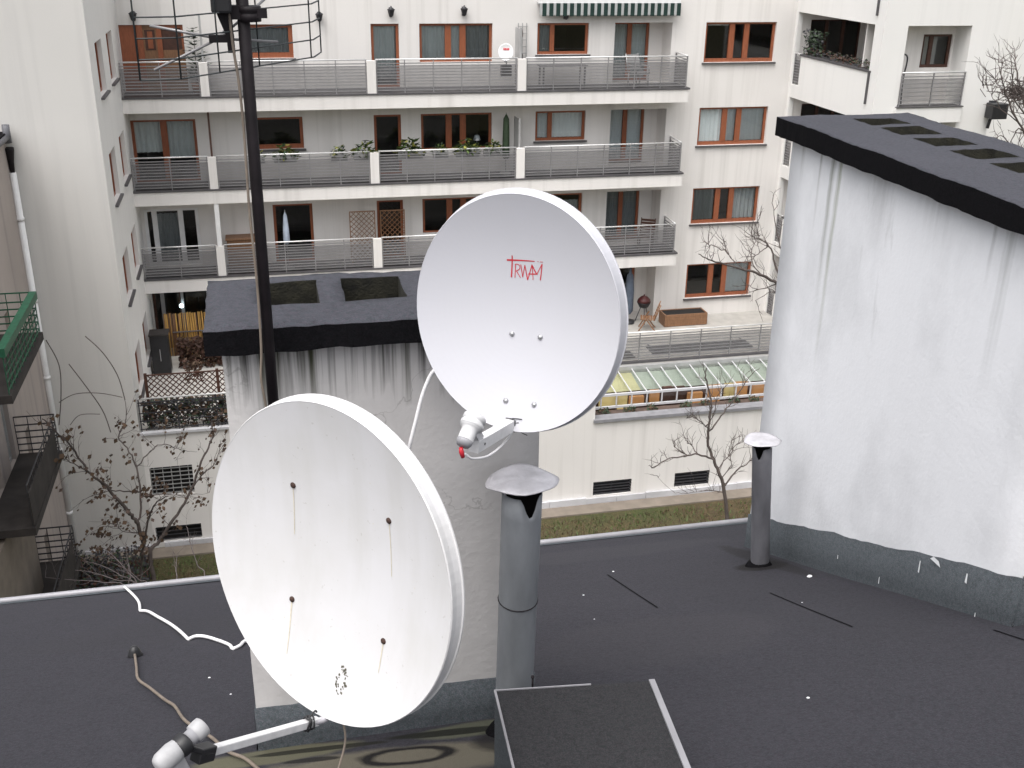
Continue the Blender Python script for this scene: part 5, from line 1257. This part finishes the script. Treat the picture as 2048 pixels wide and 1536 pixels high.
for a, b_ in [(.038, -.083), (-.0657, -.0779), (.0302, -.3077), (-.0748, -.3016)]:
    q = MB(); q.lathe(F2(a, b_, -.001), nu, [(0, .0095), (.003, .0095), (.006, .0075), (.0085, .0035), (.009, 0)], 14); q.build('bolt', M_['steel'], ud)
a0, a1 = Vector((.80, 3.295, -1.572)), Vector((.5864, 3.0145, -1.5184)); d_ = (a1 - a0).normalized(); s_ = d_.cross(Vector((0, 0, 1))).normalized(); up_ = s_.cross(d_); L = (a1 - a0).length
q = MB(); q.obox(a0 + d_ * L / 2, d_, s_, up_, L / 2, .0165, .0195); q.obox(a1 + d_ * .001 - up_ * 0, d_, s_, up_, .0005, .0166, .0196)
q.lathe(a1 - d_ * .045 - s_ * .0168, -s_, [(0, .0045), (.0006, .0045)], 10, 1)
q.lathe(a1 - d_ * .045 + s_ * .0168, s_, [(0, .0045), (.0006, .0045)], 10, 1); q.build('feed_arm', [M_['lnbwhite'], M_['nearblack']], ud, bevel=.002)
hd, tl = Vector((.598, 3.026, -1.408)), Vector((.5422, 2.9564, -1.4774)); ad = (hd - tl).normalized()
q = MB(); Lh = (hd - tl).length
q.lathe(tl, ad, [(-.008, 0), (-.006, .020), (.004, .0255), (.012, .0262)], 26, 1); q.lathe(tl, ad, [(.012, .0264), (.014, .0252), (.052, .0258), (.056, .031), (.060, .0365), (.076, .0370), (.078, .0335), (.082, .0335), (.084, .0372), (.097, .0368), (.101, .032), (.102, 0)], 28, 0)
lnb = q.build('lnb', [M_['lnbwhite'], M_['lnbgrey']], ud)
q = MB(); q.lathe(tl, ad, [(.0605, .0378), (.0755, .0378)], 24); q.obox((tl + ad * .075 + a1 - d_ * .03) / 2, ad, s_, ad.cross(s_).normalized(), .014, .014, .035); q.build('holder', M_['lnbwhite'], lnb)
cn = tl - ad * .006 + Vector((-.006, 0, -.006)); q = MB(); q.tube([cn, cn + Vector((.002, 0, -.016)), cn + Vector((.006, -.002, -.034))], [.006, .0085, .006], 10); q.build('connector', M_['logo'], lnb)
c0 = cn + Vector((.006, -.002, -.034))
q = MB(); q.tube(smooth_path([c0, (0.5474, 2.96, -1.5141), (0.5749, 2.98, -1.5423), (0.6374, 3.05, -1.5745), (0.7004, 3.15, -1.5969), (0.7584, 3.27, -1.6225), (0.7886, 3.34, -1.6275)], 8), .0042, 8); q.build('feed_cable', M_['cable_white'], ud)
k0 = a0 + d_ * .075; q = MB(); A, B = .0178, .0212
q.tube([k0 + s_ * (A * x) + up_ * (B * y) + d_ * (.006 * z) for x, y, z in ((-1, -1, 0), (-1, 1, 1), (0, 1.08, .5), (1, 1, 0), (1.08, 0, -.6), (1, -1, -1), (0, -1.08, -.5), (-1, -1, 0))], .0020, 6)
tw = max((k0 + s_ * A + up_ * B * .4, k0 - s_ * A + up_ * B * .4), key=lambda p: p.x)
q.tube(smooth_path([tw, tw + Vector((.012, -.006, .002)), Vector((.795, 3.255, -1.598)), Vector((.828, 3.292, -1.633))], 6), .0017, 6)
q.tube(smooth_path([k0 + up_ * B, k0 + up_ * (B + .004) - s_ * .012, k0 + up_ * (B + .006) - s_ * .04], 6), .0017, 6); q.build('wire_tie', M_['iron'], ud)
q = MB(); q.lathe(Cu - nu * .088 - vu * .19, -nu, [(0, .08), (.02, .075), (.04, .03)], 16); hb = Cu - nu * .12 - vu * .16; q.tube([hb, Vector((.90, 3.5, hb.z)), Vector((.90, 3.73, hb.z))], .019, 10); q.obox(Vector((.90, 3.716, hb.z)), (1, 0, 0), (0, 1, 0), (0, 0, 1), .05, .006, .07); q.build('wall_bracket', M_['zinc'], ud)

# ---- cables
def lay(pts, r, name, label, mat, lift=0.0):
    q = MB(); q.tube(pts, r, 8); return tag(q.build(name, mat), label, 'cable')
P = [(-1.375, 8.19, -5.15), (-1.361, 8.123, -5.11), (-1.238, 7.737, -4.955), (-1.159, 7.405, -4.805), (-1.110, 7.09, -4.665)]
P2 = [(-1.105, 7.07, -4.658), (-1.042, 6.99, -4.618), (-.943, 6.73, -4.50), (-.843, 6.483, -4.395), (-.75, 6.2, -4.268), (-.672, 5.95, -4.168)]
P3 = [(-.668, 5.94, -4.163), (-.622, 5.97, -4.168), (-.547, 5.901, -4.138), (-.416, 5.654, -4.03), (-.385, 5.55, -3.99)]
P4 = [(-.376, 5.532, -3.982), (-.34, 5.58, -4.0), (-.308, 5.674, -4.038), (-.2, 5.6, -4.0), (0.05, 4.6, -3.55), (.1, 4.2, -3.38)]
path = smooth_path(P, 6) + smooth_path(P2, 6) + smooth_path(P3, 6) + smooth_path(P4, 6)
lay(path, .0105, 'coax_cable', 'white coaxial cable kinked across the roof from the eave to the front dish', M_['cable_white'])
path = smooth_path([(-.956, 5.693, -4.05), (-.904, 5.377, -3.910), (-.856, 5.091, -3.785), (-.77, 4.876, -3.69), (-.666, 4.613, -3.574), (-.605, 4.476, -3.514), (-.53, 4.209, -3.396), (-.405, 3.943, -3.28), (-.355, 3.811, -3.221), (-.308, 3.693, -3.169), (-.245, 3.595, -3.126), (-.192, 3.46, -3.067), (-.1, 3.2, -2.95)], 6)
c_ = lay(path, .0075, 'coax_cable', 'dirty beige cable running over the roof to a black knob at its end', M_['cable_beige'])
q = MB(); q.lathe((-.958, 5.71, zr_(5.71) - .005), (0, 0, 1), [(0, .045), (.02, .04), (.05, .03), (.07, .018), (.075, 0)], 14); q.build('grommet', M_['black'], c_)
path = smooth_path([(.40, 3.42, -1.9), (.436, 3.5, -1.784), (.45, 3.5, -1.715), (.47, 3.5, -1.637), (.489, 3.5, -1.561), (.51, 3.5, -1.501), (.537, 3.5, -1.453), (.60, 3.5, -1.41), (.68, 3.5, -1.38)], 6)
lay(path, .0072, 'coax_cable', 'white coaxial cable arching up between the two big dishes', M_['cable_white'])

# ---- aerial mast and television aerial
mt = thing('aerial_mast', (-.022, 3.55, -1.9), 'dark thin aerial mast standing in front of the low chimney', 'mast')
q = MB(); q.tube([(-.022, 3.55, -2.05), (-.020, 3.55, .55)], .0192, 14); q.build('pole', M_['mast'], mt)
q = MB(); q.lathe((-.002, 3.55, -.285), (0, 0, 1), [(0, .034), (.022, .036), (.026, .03), (.03, .037), (.045, .035)], 14); q.obox((.015, 3.535, -.26), (1, 0, 0), (0, 1, 0), (0, 0, 1), .035, .012, .014); q.build('clamp_ring', M_['mast'], mt)
q = MB(); q.tube([(-.022, 3.55, -1.95), (-.022, 3.73, -1.95)], .014, 8); q.obox((-.022, 3.714, -1.95), (1, 0, 0), (0, 1, 0), (0, 0, 1), .04, .006, .05); q.build('wall_bracket', M_['mast'], mt)
ae = thing('television_aerial', (-.03, 3.6, -.1), 'wide wire grid television aerial with crossed rods on the mast top', 'aerial')
m_ = Vector((.62, .78, 0)).normalized(); ec = Vector((-.207, 3.345, 0)); er = Vector((.19, 3.845, 0)); lf = Vector((-.318, 3.325, 0)); rf = Vector((.232, 3.99, 0)); rf0 = Vector((.20, 3.86, 0))
q = MB(); rows = [-.425, -.369, -.312, -.255, -.198, -.141, -.084, -.027, .03]
wr = .0024
for z in rows:
    zv = Vector((0, 0, z)); q.tube(smooth_path([lf + zv, ec + zv - Vector((.01, .003, 0)), ec + zv + m_ * .02], 3), wr, 6); q.tube([ec + zv + m_ * .02, rf0 + zv], wr, 6); q.tube([rf0 + zv, rf + zv + Vector((0, 0, .002))], wr, 6)
for p in (lf, ec, ec + m_ * .17, ec + m_ * .36, er, rf): q.tube([p + Vector((0, 0, rows[0])), p + Vector((0, 0, rows[-1]))], wr * 1.1, 6)
q.build('reflector_grid', M_['wirecoat'], ae)
bx = Vector((-.075, 3.55, 0))
q = MB(); q.obox((-.082, 3.52, -.20), (1, 0, 0), (0, 1, 0), (0, 0, 1), .030, .03, .058); q.build('junction_box', M_['black'], ae, bevel=.008)
q = MB(); b0 = Vector((-.066, 3.54, -.22)); b1 = Vector((-.063, 3.55, -.375)); q.obox((b0 + b1) / 2, (1, 0, 0), (0, 1, 0), (b1 - b0).normalized(), .011, .011, (b1 - b0).length / 2)
q.face([(-.098, 3.535, -.262), (-.058, 3.535, -.262), (-.052, 3.535, -.33), (-.074, 3.535, -.33)]); q.face([(-.098, 3.56, -.262), (-.058, 3.56, -.262), (-.052, 3.56, -.33), (-.074, 3.56, -.33)])
q.obox((-.095, 3.55, -.334), (1, 0, 0), (0, 1, 0), (0, 0, 1), .032, .012, .011); q.obox((-.04, 3.55, -.258), (1, 0, 0), (0, 1, 0), (0, 0, 1), .03, .02, .02); q.build('boom', M_['mast'], ae)
for tip in ((-.297, 3.58, -.298), (-.292, 3.50, -.418), (.078, 3.62, -.352), (.075, 3.64, -.205), (-.02, 3.9, -.25)):
    q = MB(); q.tube([(-.098, 3.55, -.334), tip], .0042, 7); q.build('rod', M_['alu'], ae)
path = smooth_path([(-.062, 3.54, -.20), (-.060, 3.53, -.30), (-.056, 3.53, -.38), (-.050, 3.528, -.45), (-.046, 3.527, -.60), (-.049, 3.527, -.85), (-.044, 3.527, -1.1), (-.047, 3.527, -1.33), (-.056, 3.527, -1.44), (-.05, 3.53, -1.52), (-.043, 3.535, -1.62), (-.04, 3.54, -1.72)], 6)
lay(path, .0042, 'coax_cable', 'pale beige coaxial cable hanging down along the aerial mast', M_['cable_beige'])

# ---- litter on the roof
for i, (x, y, s) in enumerate(((2.135, 3.402, .008), (3.42, 5.65, .018), (1.9, 5.9, .007), (2.35, 6.6, .008), (-.48, 5.0, .007), (-.35, 4.62, .006), (1.75, 5.2, .005), (3.0, 5.0, .005))):
    q = MB(); r = random.Random(i); q.lathe((x, y, zr_(y) + und(x, y) - .002), (r.uniform(-.2, .2), .3, 1), [(0, s), (s * .35, s * 1.05), (s * .7, s * .6), (s * .8, 0)], 7)
    lb = ['tiny white pebble near the hatch on the open felt', 'flat white flake of plaster at the foot of the tall chimney', 'small white chip on the felt below the eave, left of the roof seam', 'small pale chip at the upper end of the short roof seam', 'pale crumb between the white cable and the beige cable', 'pale crumb on the felt left of the low chimney corner', 'tiny pale crumb on the open felt right of the thick pipe', 'tiny pale crumb on the felt near the long roof seam'][i]
    tag(q.build('plaster_chip', M_['blind']), lb, 'chip', 'plaster chips on the roof')
